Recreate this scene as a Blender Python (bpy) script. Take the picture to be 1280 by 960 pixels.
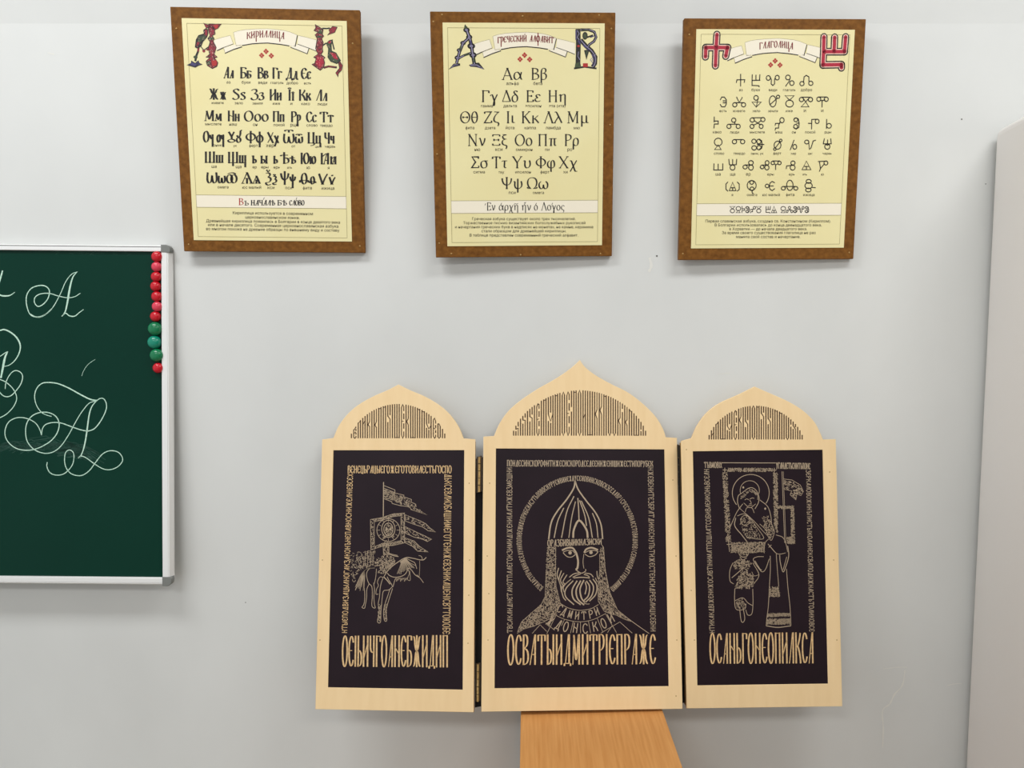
import bpy, bmesh, math, random
from mathutils import Matrix, Vector

random.seed(7)
scene = bpy.context.scene
for o in list(bpy.data.objects):
    bpy.data.objects.remove(o)
COL = scene.collection
D2R = math.pi / 180

# ------------------------------------------------------------------ camera
FPX, CAM_Y, CAM_Z, PITCH = 940.0, -1.42, 1.467, 4.4 * D2R
cam_d = bpy.data.cameras.new('camera')
cam = bpy.data.objects.new('camera', cam_d)
COL.objects.link(cam)
cam_d.sensor_width = 36.0
cam_d.lens = 36.0 * FPX / 1280.0
cam_d.clip_start = 0.02
cam.location = (0, CAM_Y, CAM_Z)
cam.rotation_euler = (math.pi / 2 - PITCH, 0, 0)
scene.camera = cam

# ------------------------------------------------------------------ world, lamps, exposure
scene.view_settings.view_transform = 'Standard'
scene.view_settings.look = 'None'
scene.view_settings.gamma = 1.0
scene.view_settings.use_curve_mapping = False
scene.view_settings.exposure = -0.01
world = bpy.data.worlds.new('world')
scene.world = world
world.use_nodes = True
wnt = world.node_tree
bg = wnt.nodes['Background']
# gradient added for the unseen room's light: brighter left, behind the camera and above
w_tc = wnt.nodes.new('ShaderNodeTexCoord')
w_dot = wnt.nodes.new('ShaderNodeVectorMath')
w_dot.operation = 'DOT_PRODUCT'
w_dot.inputs[1].default_value = (-0.72, -0.30, 0.62)
w_rp = wnt.nodes.new('ShaderNodeValToRGB')
w_rp.color_ramp.elements[0].position = 0.18
w_rp.color_ramp.elements[0].color = (0.10, 0.095, 0.088, 1)
w_rp.color_ramp.elements[1].position = 0.95
w_rp.color_ramp.elements[1].color = (0.90, 0.95, 1.0, 1)
w_ma = wnt.nodes.new('ShaderNodeMath')
w_ma.operation = 'MULTIPLY_ADD'
w_ma.inputs[1].default_value = 0.5
w_ma.inputs[2].default_value = 0.5
wnt.links.new(w_tc.outputs['Generated'], w_dot.inputs[0])
wnt.links.new(w_dot.outputs['Value'], w_ma.inputs[0])
wnt.links.new(w_ma.outputs[0], w_rp.inputs[0])
wnt.links.new(w_rp.outputs[0], bg.inputs[0])
bg.inputs[1].default_value = 0.82


def area_lamp(x, y, z, sx, sy, power, col):
    d = bpy.data.lights.new('ceiling_light', 'AREA')
    d.shape = 'RECTANGLE'
    d.size, d.size_y = sx, sy
    d.energy = power
    d.color = col
    o = bpy.data.objects.new('ceiling_light', d)
    o.location = (x, y, z)
    COL.objects.link(o)
    return o


WARM = (1.0, 0.965, 0.90)
COOL = (0.97, 0.985, 1.0)
area_lamp(-1.05, -0.95, 2.80, 1.1, 0.35, 23, COOL)
area_lamp(0.95, -0.95, 2.80, 1.1, 0.35, 17, COOL)
area_lamp(-1.05, -2.9, 2.80, 1.1, 0.5, 26, COOL)
area_lamp(0.95, -2.9, 2.80, 1.1, 0.5, 22, WARM)


# ------------------------------------------------------------------ materials
def lin(c):
    return tuple((v / 12.92 if v <= 0.04045 else ((v + 0.055) / 1.055) ** 2.4) for v in (x / 255 for x in c)) + (1,)


def mat(name, rgb, rough=0.6, rgb2=None, scale=(30, 30, 30), detail=4.0, lo=0.35, hi=0.65, bump=0.0, bscale=80, metal=0.0, spec=0.5, coat=0.0):
    m = bpy.data.materials.new(name)
    m.use_nodes = True
    nt = m.node_tree
    b = nt.nodes['Principled BSDF']
    b.inputs['Roughness'].default_value = rough
    b.inputs['Metallic'].default_value = metal
    b.inputs['Specular IOR Level'].default_value = spec
    b.inputs['Coat Weight'].default_value = coat
    b.inputs['Base Color'].default_value = lin(rgb)
    tc = nt.nodes.new('ShaderNodeTexCoord')
    if rgb2 is not None:
        mp = nt.nodes.new('ShaderNodeMapping')
        mp.inputs['Scale'].default_value = scale
        nz = nt.nodes.new('ShaderNodeTexNoise')
        nz.inputs['Scale'].default_value = 1.0
        nz.inputs['Detail'].default_value = detail
        rp = nt.nodes.new('ShaderNodeValToRGB')
        rp.color_ramp.elements[0].position = lo
        rp.color_ramp.elements[1].position = hi
        rp.color_ramp.elements[0].color = lin(rgb)
        rp.color_ramp.elements[1].color = lin(rgb2)
        nt.links.new(tc.outputs['Object'], mp.inputs[0])
        nt.links.new(mp.outputs[0], nz.inputs['Vector'])
        nt.links.new(nz.outputs[0], rp.inputs[0])
        nt.links.new(rp.outputs[0], b.inputs['Base Color'])
    if bump:
        n2 = nt.nodes.new('ShaderNodeTexNoise')
        n2.inputs['Scale'].default_value = bscale
        n2.inputs['Detail'].default_value = 3
        bp = nt.nodes.new('ShaderNodeBump')
        bp.inputs['Strength'].default_value = bump
        bp.inputs['Distance'].default_value = 0.002
        nt.links.new(tc.outputs['Object'], n2.inputs['Vector'])
        nt.links.new(n2.outputs[0], bp.inputs['Height'])
        nt.links.new(bp.outputs[0], b.inputs['Normal'])
    return m


M_WALL = mat('wall_paint', (212, 213, 210), 0.42, (222, 223, 220), (3.0, 3.0, 2.0), 5, 0.3, 0.7, 0.12, 9)
M_CEIL = mat('ceiling_paint', (235, 235, 232), 0.8)
M_FLOOR = mat('floor_linoleum', (150, 140, 125), 0.5, (165, 155, 140), (3, 3, 3))
M_CAB = mat('cabinet_white', (232, 227, 221), 0.4, (236, 231, 226), (1.5, 1.5, 1.5))
M_BOARD = mat('brown_hardboard', (102, 62, 16), 0.6, (138, 90, 34), (110, 110, 110), 8, 0.3, 0.75, 0.15, 240, spec=0.2)
M_BOARD_EDGE = mat('board_edge', (118, 82, 40), 0.7)
M_PAPER = mat('yellow_paper', (240, 230, 176), 0.34, (237, 225, 168), (6, 6, 6), 2)
M_CREAM = mat('cream_print', (247, 238, 216), 0.4)
M_INK = mat('black_ink', (26, 20, 18), 0.45)
M_LINE = mat('thin_print_line', (150, 138, 92), 0.5)
M_TEXT = mat('brown_black_text', (58, 50, 34), 0.5)
M_DKRED = mat('dark_red_print', (128, 30, 34), 0.5)
M_RED = mat('red_print', (178, 38, 36), 0.5)
M_CRIM = mat('crimson_print', (176, 22, 52), 0.5)
M_PINK = mat('pale_pink_print', (240, 205, 185), 0.5)
M_MAROON = mat('maroon_print', (112, 34, 40), 0.5, (152, 30, 48), (260, 260, 260), 2, 0.45, 0.55)
M_GREEN = mat('olive_green_print', (72, 84, 48), 0.5, (46, 60, 44), (260, 260, 260), 2)
M_NAVY = mat('navy_print', (42, 38, 66), 0.5, (70, 62, 112), (240, 240, 240), 2, 0.45, 0.55)
M_LAV = mat('lavender_print', (150, 142, 172), 0.5)
M_SCREW = mat('screw_metal', (176, 140, 84), 0.4, metal=0.5)
M_CHALKB = mat('green_board', (0, 48, 36), 0.32, (3, 52, 39), (3, 3, 3), 5, 0.3, 0.7, spec=0.15)
M_CHALK = mat('chalk', (205, 232, 214), 0.9, (170, 212, 190), (300, 300, 300), 2)
M_SMUDGE = mat('chalk_dust', (46, 84, 72), 0.9, (14, 60, 47), (40, 160, 40), 3)
M_ALU = mat('aluminium', (236, 236, 234), 0.3, metal=0.1)
M_GREYPL = mat('grey_plastic', (120, 122, 118), 0.4)
M_GROOVE = mat('dark_groove', (70, 66, 62), 0.6)
M_MRED = mat('magnet_red', (196, 14, 34), 0.22)
M_MPINK = mat('magnet_pale_red', (216, 62, 84), 0.22)
M_MGREEN = mat('magnet_green', (10, 116, 72), 0.22)
M_MTEAL = mat('magnet_teal', (12, 134, 108), 0.22)
M_PLY = mat('birch_plywood', (240, 211, 164), 0.5, (234, 203, 154), (60, 8, 40), 5, 0.3, 0.75, spec=0.3)
M_PLYS = mat('plywood_side', (150, 118, 70), 0.6)
M_PANEL = mat('dark_panel', (27, 13, 20), 0.34, (33, 18, 26), (8, 8, 8), 3, spec=0.26)
M_GOLD = mat('light_wood_lettering', (226, 192, 140), 0.5, (206, 168, 118), (300, 300, 300), 2)
M_TAN = mat('engraved_line', (176, 156, 130), 0.55)
M_SLOT = mat('dark_slot', (82, 54, 28), 0.7, (58, 36, 18), (200, 200, 200), 2)  # flat dark brown for the arch lettering
M_BLACK = mat('dark_gap', (14, 10, 9), 0.8)
M_BRONZE = mat('dark_bronze', (66, 50, 30), 0.5)
M_BRASS = mat('old_brass', (206, 176, 116), 0.35, (170, 136, 80), (200, 200, 200), 3, metal=0.5)
M_DESK = mat('oak_laminate', (206, 149, 88), 0.4, (190, 130, 70), (230, 9, 60), 7, 0.3, 0.72, spec=0.35)
M_DESKE = mat('oak_edge', (150, 96, 46), 0.5)


# ------------------------------------------------------------------ geometry helpers (local plane units are millimetres)
def plane_matrix(cx, cy, cz, rx, ry, rz):
    base = Matrix(((1, 0, 0, 0), (0, 0, -1, 0), (0, 1, 0, 0), (0, 0, 0, 1)))
    return Matrix.Translation((cx, cy, cz)) @ base @ Matrix.Rotation(ry * D2R, 4, 'Y') @ Matrix.Rotation(rx * D2R, 4, 'X') @ Matrix.Rotation(rz * D2R, 4, 'Z')


def link(o, parent=None, mtx=None):
    COL.objects.link(o)
    if parent:
        o.parent = parent
    if mtx is not None:
        o.matrix_local = mtx
    return o


def mesh_obj(name, verts, faces, m, parent=None, mtx=None, mm=True, smooth=False):
    me = bpy.data.meshes.new(name)
    s = 0.001 if mm else 1.0
    me.from_pydata([(v[0] * s, v[1] * s, v[2] * s) for v in verts], [], faces)
    me.update()
    if smooth:
        for p in me.polygons:
            p.use_smooth = True
    me.materials.append(m)
    return link(bpy.data.objects.new(name, me), parent, mtx)


def bm_obj(name, bm, m, parent=None, mtx=None, smooth=False):
    me = bpy.data.meshes.new(name)
    bm.normal_update()
    bm.to_mesh(me)
    bm.free()
    if smooth:
        for p in me.polygons:
            p.use_smooth = True
    for k in (m if isinstance(m, (list, tuple)) else [m]):
        me.materials.append(k)
    return link(bpy.data.objects.new(name, me), parent, mtx)


def box_bm(x0, x1, y0, y1, z0, z1, bev=0.0, seg=2, bm=None):
    b = bmesh.new()
    r = bmesh.ops.create_cube(b, size=1.0)
    for v in b.verts:
        v.co = ((x0 + x1) / 2 + v.co.x * (x1 - x0), (y0 + y1) / 2 + v.co.y * (y1 - y0), (z0 + z1) / 2 + v.co.z * (z1 - z0))
    if bev:
        bmesh.ops.bevel(b, geom=list(b.edges), offset=bev, segments=seg, profile=0.5, affect='EDGES')
    if bm is None:
        return b
    me = bpy.data.meshes.new('tmp')
    b.to_mesh(me)
    b.free()
    bm.from_mesh(me)
    bpy.data.meshes.remove(me)
    return bm


def plate(name, outlines, z0, z1, m, parent, mtx=None, bev=0.5):
    """flat cut-out with holes: first outline is the rim, the others are holes (millimetres)"""
    cu = bpy.data.curves.new('tmp', 'CURVE')
    cu.dimensions = '2D'
    cu.fill_mode = 'BOTH'
    cu.extrude = (z1 - z0) / 2000 - bev / 1000
    cu.bevel_depth = bev / 1000
    cu.offset = -bev / 1000
    cu.bevel_resolution = 1
    for pts in outlines:
        sp = cu.splines.new('POLY')
        sp.points.add(len(pts) - 1)
        for p, q in zip(sp.points, pts):
            p.co = (q[0] / 1000, q[1] / 1000, 0, 1)
        sp.use_cyclic_u = True
    o = bpy.data.objects.new('tmp', cu)
    COL.objects.link(o)
    bpy.context.view_layer.update()
    me = bpy.data.meshes.new_from_object(o.evaluated_get(bpy.context.evaluated_depsgraph_get()))
    bpy.data.objects.remove(o)
    bpy.data.curves.remove(cu)
    me.name = name
    for v in me.vertices:
        v.co.z += (z0 + z1) / 2000
    me.materials.clear()
    me.materials.append(m)
    return link(bpy.data.objects.new(name, me), parent, mtx)


def tag(o, label, cat, group=None):
    o['label'] = label
    o['category'] = cat
    if group:
        o['group'] = group
    return o


def thing(name, mtx, label, cat, group=None):
    o = bpy.data.objects.new(name, None)
    o.empty_display_size = 0.02
    COL.objects.link(o)
    o.matrix_world = mtx
    return tag(o, label, cat, group)


def struct(o):
    o['kind'] = 'structure'
    return o


class Survey:
    """reads a spot of the photograph off as millimetres on an object's own plane (ray from the camera to that plane)"""
    def __init__(self, M):
        self.inv = M.inverted()
        self.o = self.inv @ Vector((0, CAM_Y, CAM_Z))

    def px(self, x, y):
        d = Vector((0, math.cos(PITCH), -math.sin(PITCH))) * FPX + Vector((1, 0, 0)) * (x - 640) + Vector((0, math.sin(PITCH), math.cos(PITCH))) * (480 - y)
        d = self.inv.to_3x3() @ d
        p = self.o - d * (self.o.z / d.z)
        return (p.x * 1000, p.y * 1000)

    def crop(self, x0, y0, s):
        return lambda x, y: self.px(x0 + x / s, y0 + y / s)


def catmull(pts, n=6, closed=False):
    if len(pts) < 3:
        return list(pts)
    out = []
    L = len(pts)
    rng = range(L) if closed else range(L - 1)
    for i in rng:
        p1, p2 = pts[i], pts[(i + 1) % L]
        p0 = pts[i - 1] if (i > 0 or closed) else tuple(2 * a - b for a, b in zip(p1, p2))
        p3 = pts[(i + 2) % L] if (i + 2 < L or closed) else tuple(2 * b - a for a, b in zip(p1, p2))
        for k in range(n):
            t = k / n
            out.append(tuple(0.5 * ((2 * b) + (c - a) * t + (2 * a - 5 * b + 4 * c - d) * t * t + (-a + 3 * b - 3 * c + d) * t ** 3) for a, b, c, d in zip(p0, p1, p2, p3)))
    if not closed:
        out.append(pts[-1])
    return out


def ellipse(cx, cy, rx, ry, a0=0, a1=360, n=28):
    return [(cx + rx * math.cos((a0 + (a1 - a0) * i / n) * D2R), cy + ry * math.sin((a0 + (a1 - a0) * i / n) * D2R)) for i in range(n + 1)]


def inside(p, poly):
    x, y = p
    c = False
    j = len(poly) - 1
    for i in range(len(poly)):
        xi, yi = poly[i]
        xj, yj = poly[j]
        if (yi > y) != (yj > y) and x < (xj - xi) * (y - yi) / (yj - yi + 1e-12) + xi:
            c = not c
        j = i
    return c


class Ink:
    def __init__(self):
        self.v, self.f = [], []

    def poly(self, pts):
        a = sum(pts[i - 1][0] * pts[i][1] - pts[i][0] * pts[i - 1][1] for i in range(len(pts)))
        if a < 0:
            pts = pts[::-1]
        n = len(self.v)
        self.v += [(p[0], p[1], 0) for p in pts]
        self.f.append(tuple(range(n, n + len(pts))))

    def stroke(self, pts, w, cap=False):
        """w: a width, a list of widths per point, or a function of the stroke's direction"""
        q, ws = [], []
        for i, p in enumerate(pts):
            if not q or math.hypot(p[0] - q[-1][0], p[1] - q[-1][1]) > 1e-4:
                q.append(p)
                ws.append(w[i] if isinstance(w, (list, tuple)) else w)
        if len(q) < 2:
            return
        closed = len(q) > 3 and math.hypot(q[0][0] - q[-1][0], q[0][1] - q[-1][1]) < 1e-3
        n = len(self.v)
        for i, p in enumerate(q):
            a = q[i - 1] if i else (q[-2] if closed else p)
            b = q[i + 1] if i < len(q) - 1 else (q[1] if closed else p)
            d1 = (p[0] - a[0], p[1] - a[1])
            d2 = (b[0] - p[0], b[1] - p[1])
            l1, l2 = math.hypot(*d1) or 1, math.hypot(*d2) or 1
            tx, ty = d1[0] / l1 + d2[0] / l2, d1[1] / l1 + d2[1] / l2
            l = math.hypot(tx, ty)
            if l < 0.2:
                tx, ty, l = d1[0] / l1, d1[1] / l1, 1
            tx, ty = tx / l, ty / l
            wi = ws[i]
            if callable(wi):
                wi = wi(math.atan2(ty, tx))
            k = min(1.5, 2 / l) if 0 < i < len(q) - 1 else 1
            hx, hy = -ty * wi / 2 * k, tx * wi / 2 * k
            self.v += [(p[0] + hx, p[1] + hy, 0), (p[0] - hx, p[1] - hy, 0)]
        for i in range(len(q) - 1):
            k = n + 2 * i
            self.f.append((k + 1, k + 3, k + 2, k))
        if cap:
            for p, wi in ((q[0], ws[0]), (q[-1], ws[-1])):
                if not callable(wi):
                    self.poly(ellipse(p[0], p[1], wi / 2, wi / 2, 0, 360, 12)[:-1])

    def hatch(self, poly, n, ln, w, ang=None, jit=0.5):
        xs, ys = [p[0] for p in poly], [p[1] for p in poly]
        for _ in range(n):
            p = (random.uniform(min(xs), max(xs)), random.uniform(min(ys), max(ys)))
            if not inside(p, poly):
                continue
            a = random.uniform(0, 6.28) if ang is None else ang + random.uniform(-jit, jit)
            dx, dy = math.cos(a) * ln / 2, math.sin(a) * ln / 2
            m = (p[0] - dy * 0.35, p[1] + dx * 0.35)
            self.stroke([(p[0] - dx, p[1] - dy), m, (p[0] + dx, p[1] + dy)], w)

    def build(self, name, m, parent, z=0.25, mtx=None):
        return mesh_obj(name, [(a, b, z) for a, b, c in self.v], self.f, m, parent, mtx)


# ------------------------------------------------------------------ lettering: stroke skeletons, cap height 100
GLYPH = {
    'А': (50, 'N8 0L36 98 M40 0L40 100 N15 32L40 32'), 'Б': (46, 'M9 0L9 100 M9 98L42 98 M42 98L42 84 M9 52Q42 58 42 28Q42 0 9 2'),
    'В': (46, 'M9 0L9 100 M9 98Q38 104 38 78Q38 58 9 54 M9 54Q44 54 44 26Q44 0 9 2'), 'Г': (44, 'M9 0L9 100 M9 98L42 98 M42 98L42 80'),
    'Д': (56, 'N14 4L36 100 M42 4L42 100 M4 4L54 4 M6 4L6 -16 M52 4L52 -16'), 'Є': (46, 'M44 78Q34 104 20 96Q5 82 5 50Q5 18 20 4Q34 -4 44 22 M8 52L34 52'),
    'Ж': (76, 'M38 0L38 100 M6 96Q18 98 22 72Q28 52 38 52Q48 52 54 72Q58 98 70 96 M6 2Q20 4 24 28Q28 50 38 50Q48 50 52 28Q56 4 70 2'),
    'Ѕ': (48, 'M44 84Q36 106 20 96Q6 86 16 70L36 48Q50 28 36 8Q18 -6 4 14'), 'З': (50, 'M6 86Q20 106 38 94Q48 76 24 60 M24 60Q50 54 48 28Q44 0 22 0Q8 2 4 18'),
    'И': (54, 'M9 0L9 100 M45 0L45 100 N9 24L45 76'), 'І': (20, 'M10 0L10 100'), 'Ї': (22, 'M11 0L11 100 M4 118L6 108 M18 118L16 108'),
    'К': (52, 'M9 0L9 100 M46 98Q42 78 26 58L10 50 M24 55Q42 40 48 0'), 'Л': (48, 'N5 0Q12 16 34 98 M40 0L40 100'),
    'М': (64, 'N6 0L14 98 M14 98Q26 16 32 16Q38 24 50 98 M54 0L54 100'), 'Н': (54, 'M9 0L9 100 M45 0L45 100 N9 62L45 40'),
    'О': (52, 'O26 50 21 50'), 'П': (52, 'M9 0L9 100 M43 0L43 100 M9 98L43 98'), 'Р': (46, 'M9 0L9 100 M9 98Q44 104 42 74Q40 48 9 46'),
    'р': (46, 'M9 -66L9 100 M9 98Q44 104 42 60Q40 10 9 20'), 'С': (46, 'M44 78Q34 104 20 96Q5 82 5 50Q5 18 20 4Q34 -4 44 22'),
    'Т': (58, 'M29 0L29 100 M3 98L55 98 M3 98L3 78 M55 98L55 78'), 'У': (50, 'M8 98L26 44 M46 100L26 44Q18 -10 6 -22'), 'у': (46, 'M8 98Q10 44 36 44 M40 100L40 -66'),
    'Ф': (64, 'M32 -8L32 108 O32 52 28 32'), 'ф': (64, 'M32 -66L32 150 O32 50 28 50'), 'Х': (50, 'M5 98L45 0 N45 98Q30 50 5 0'), 'х': (50, 'M5 98L45 0 M45 98Q30 40 8 -50'),
    'Ц': (50, 'M9 0L9 100 M40 0L40 100 M9 2L46 2 M46 2Q46 -24 20 -22'), 'ц': (50, 'M9 0L9 100 M40 0L40 100 M9 2L46 2 M46 2L46 -56'),
    'Ч': (50, 'M9 100L9 66 M9 66Q10 48 28 46L40 52 M40 100L40 0'), 'Е': (46, 'M44 78Q34 104 20 96Q5 82 5 50Q5 18 20 4Q34 -4 44 22 M8 52L34 52'), 'Й': (54, 'M9 0L9 100 M45 0L45 100 N9 24L45 76 M16 122Q28 108 38 122'), 'Ꙋ': (52, 'M6 98L28 52 M46 98L28 52 M28 52L28 30 O26 14 24 14'), 'ꙋ': (44, 'O20 22 15 22 M8 66Q10 54 20 44Q36 60 34 104L46 116'), 'Ꙗ': (64, 'M9 0L9 100 N24 0L44 98 M52 0L52 100 N30 34L52 34 N9 66L40 98'), 'Ш': (70, 'M9 0L9 100 M35 0L35 100 M61 0L61 100 M9 2L61 2'),
    'Щ': (70, 'M9 0L9 100 M35 -30L35 100 M61 0L61 100 M9 2L61 2'), 'щ': (70, 'M9 0L9 100 M35 0L35 100 M61 -60L61 100 M9 2L61 2'),
    'Ъ': (52, 'M3 98L20 98 M20 0L20 100 M20 52Q48 54 48 26Q48 0 20 2'), 'Ь': (42, 'M9 0L9 100 M9 52Q38 54 38 26Q38 0 9 2'),
    'Ы': (60, 'M9 0L9 100 M9 52Q36 54 36 26Q36 0 9 2 M52 0L52 100'), 'Ѣ': (54, 'M22 0L22 106 M2 78L46 78 M2 78L2 68 M22 52Q50 54 50 26Q50 0 22 2'),
    'Ю': (70, 'M9 0L9 100 M9 50L26 50 O46 50 19 50'), 'Я': (54, 'N4 0L38 98 M42 0L42 100 N14 34L42 34 M14 34L30 34'),
    'Ѡ': (70, 'M8 98Q-2 0 20 0Q33 2 35 70 M35 70Q37 2 50 0Q72 0 62 98'), 'Ѿ': (70, 'M8 86Q-2 0 20 0Q33 2 35 60 M35 60Q37 2 50 0Q72 0 62 86 M12 120L58 120 M35 120L35 98 M12 120L12 108 M58 120L58 108'),
    'Ѽ': (80, 'O24 40 20 38 O56 40 20 38 M10 84Q40 110 70 84'), 'Ѧ': (74, 'N4 0L37 100 M37 100L70 0 M20 46L54 46 M37 46L37 0 M2 0L20 0 M54 0L72 0'),
    'Ѯ': (48, 'M14 128L24 108L36 128 M8 96Q22 104 34 94Q44 76 22 62 M22 62Q46 56 42 34Q36 8 12 10Q4 -4 24 -14L44 -8'),
    'Ѱ': (62, 'M31 -10L31 118 M5 98Q8 40 31 36 M57 98Q54 40 31 36'), 'ѱ': (62, 'M31 -60L31 130 M5 98Q8 40 31 36 M57 98Q54 40 31 36'),
    'Ѳ': (72, 'O36 50 19 50 M2 34L70 34 M4 34L4 14 M68 34L68 14'), 'Ѵ': (48, 'M5 98L22 0 M22 0Q32 60 46 96'), 'ѵ': (48, 'M5 98L22 0 M22 0Q32 60 46 96 M24 128L26 112'),
    # Greek
    'Α': (66, 'N6 0L33 100 M33 100L60 0 M15 34L51 34'), 'Β': (60, 'M14 0L14 100 M14 98Q52 102 50 76Q48 54 14 54 M14 54Q56 54 56 27Q56 0 14 2'),
    'Γ': (56, 'M14 0L14 100 M14 98L52 98 M52 98L52 78'), 'Δ': (66, 'N6 3L33 100 M33 100L62 3 M4 3L62 3'), 'Ε': (56, 'M14 0L14 100 M14 98L50 98 M50 98L50 82 M14 2L52 2 M52 2L52 20 M14 52L40 52 M40 60L40 44'),
    'Ζ': (58, 'M8 98L52 98L6 2L54 2 M8 98L8 82 M54 2L54 20'), 'Η': (70, 'M14 0L14 100 M56 0L56 100 M14 52L56 52'), 'Θ': (74, 'O37 50 31 50 M22 50L52 50 M22 58L22 42 M52 58L52 42'),
    'Ι': (30, 'M15 0L15 100'), 'Κ': (66, 'M14 0L14 100 M56 100L16 48 M26 58L58 0'), 'Λ': (64, 'N6 0L32 100 M32 100L58 0'), 'Μ': (82, 'N12 0L14 100 M14 98L41 8 N41 8L66 98 M68 0L68 100'),
    'Ν': (70, 'N12 0L12 100 M12 98L58 4 N58 0L58 100'), 'Ξ': (60, 'M6 97L54 97 M6 97L6 82 M54 97L54 82 M14 51L46 51 M14 60L14 42 M46 60L46 42 M6 3L54 3 M6 3L6 18 M54 3L54 18'), 'Ο': (72, 'O36 50 31 50'),
    'Π': (70, 'M14 0L14 100 M56 0L56 100 M14 98L56 98'), 'Ρ': (56, 'M14 0L14 100 M14 98Q54 102 52 72Q50 46 14 46'), 'Σ': (60, 'M52 82L52 98L8 98L32 52L6 3L54 3L54 20'),
    'Τ': (60, 'M30 0L30 100 M4 98L56 98 M4 98L4 80 M56 98L56 80'), 'Υ': (62, 'M31 0L31 46 M31 46L6 100 N31 46L56 100'), 'Φ': (74, 'M37 0L37 100 O37 50 31 32'), 'Χ': (64, 'M8 100L56 0 N56 100L8 0'),
    'Ψ': (74, 'M37 0L37 100 M6 92Q8 34 37 32 M68 92Q66 34 37 32'), 'Ω': (74, 'M8 3L26 3Q6 20 6 56Q8 98 37 98Q66 98 68 56Q68 20 48 3L66 3 M6 3L6 14 M68 3L68 14'),
    'α': (58, 'M52 66Q44 10 24 0Q6 0 6 32Q8 66 26 66Q42 60 48 14Q50 0 58 4'), 'β': (52, 'M12 -30L12 66Q14 100 30 100Q48 96 44 74Q40 58 24 56Q48 54 48 28Q46 0 26 0Q16 0 12 8'),
    'γ': (52, 'M2 52Q8 68 16 60L28 10 M48 66L28 10Q20 -32 26 -34Q32 -32 28 10'), 'δ': (50, 'M44 88Q34 102 22 94Q14 84 30 66Q46 50 44 30Q42 0 24 0Q4 2 6 32Q8 60 30 62'),
    'ε': (46, 'M42 54Q30 70 16 62Q6 48 26 36 M26 36Q2 32 6 14Q16 -6 42 10'), 'η': (52, 'M4 56Q10 68 14 60L14 0 M14 48Q26 68 38 66Q46 62 44 44L44 -32'), 'θ': (50, 'O25 50 19 50 M8 50L42 50'),
    'ζ': (46, 'M10 98L40 96Q6 60 8 26Q10 8 34 4Q46 -6 34 -28'), 'ι': (28, 'M10 66L10 14Q12 -2 26 6'), 'κ': (54, 'M12 66L12 0 M46 66L14 30 M22 40Q36 24 50 0'), 'λ': (56, 'M4 94Q14 104 20 86L52 0 M30 58L4 0'),
    'μ': (56, 'M12 66L12 -32 M12 16Q18 -2 32 2Q42 8 42 20 M42 66L42 14Q44 -2 56 4'), 'ν': (50, 'M4 64L12 64L26 0 M26 0Q44 36 44 66'), 'ξ': (46, 'M10 98L38 96Q8 92 12 74Q16 58 34 58Q8 54 8 28Q8 8 32 4Q46 -4 34 -28'),
    'ο': (50, 'O25 33 19 33'), 'π': (58, 'M4 58Q10 64 18 63L56 63 M20 62L18 0 M42 62L42 12Q44 -2 54 4'), 'ρ': (52, 'M10 -34L10 32Q12 66 30 66Q48 62 46 32Q44 0 28 0Q14 2 10 16'), 'σ': (56, 'M54 63L28 63Q6 62 6 32Q8 0 26 0Q46 0 46 32Q44 56 30 63'),
    'ς': (44, 'M40 52Q28 70 14 58Q2 36 10 18Q20 6 34 2Q40 -12 26 -26'), 'τ': (44, 'M4 56Q10 64 16 63L42 63 M24 62L22 14Q24 -2 36 4'), 'υ': (52, 'M4 60Q12 70 14 56Q8 4 26 0Q46 4 46 40Q44 62 40 66'),
    'φ': (62, 'M30 -34L30 34 M22 64Q6 56 6 32Q8 0 30 0Q56 0 54 34Q52 66 40 66Q30 62 30 34'), 'χ': (54, 'M4 62Q12 68 16 56L36 -22Q40 -34 52 -28 M48 66L6 -32'), 'ψ': (66, 'M33 -34L33 88 M4 60Q12 70 14 54Q8 4 33 0Q60 4 60 40Q58 60 54 66'),
    'ω': (70, 'M20 64Q4 54 6 28Q10 0 22 0Q34 2 35 36 M35 36Q36 2 48 0Q62 0 64 28Q66 54 50 64'),
}
LOWER = {'ꙗ': 'Ꙗ', 'ѕ': 'Ѕ', 'є': 'Є', 'ѻ': 'О', 'ї': 'Ї', 'ѣ': 'Ѣ', 'ѡ': 'Ѡ', 'ѿ': 'Ѿ', 'ѧ': 'Ѧ', 'ѯ': 'Ѯ', 'ѳ': 'Ѳ', 'і': 'І'}


def parse(path):
    """skeleton string -> list of (points, straight)"""
    import re
    out = []
    cur = None
    for c, args in re.findall(r'([MLQON])([^MLQON]*)', path):
        a = [float(t) for t in args.split()]
        if c in 'MN':         # N starts a thin hairline
            cur = [(a[0], a[1])]
            out.append([cur, True, c == 'N'])
        elif c == 'L':
            cur.append((a[0], a[1]))
        elif c == 'Q':
            p0 = cur[-1]
            out[-1][1] = False
            for i in range(1, 8):
                t = i / 7
                cur.append(((1 - t) ** 2 * p0[0] + 2 * t * (1 - t) * a[0] + t * t * a[2], (1 - t) ** 2 * p0[1] + 2 * t * (1 - t) * a[1] + t * t * a[3]))
        else:
            out.append([ellipse(a[0], a[1], a[2], a[3]), False, False])
    return out


PARSED = {k: (w, parse(p)) for k, (w, p) in GLYPH.items()}


def glyph(ch):
    """(width, strokes, scale) for a letter; plain Cyrillic small letters are small capitals"""
    if ch in PARSED:
        return PARSED[ch] + (1.0,)
    up = LOWER.get(ch, ch.upper())
    if up in PARSED:
        return PARSED[up] + (0.68,)
    return PARSED['І'] + (1.0,)


def nib(thick, thin, ang):
    return lambda d: max(thin, thick * abs(math.sin(d - ang)))


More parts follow.
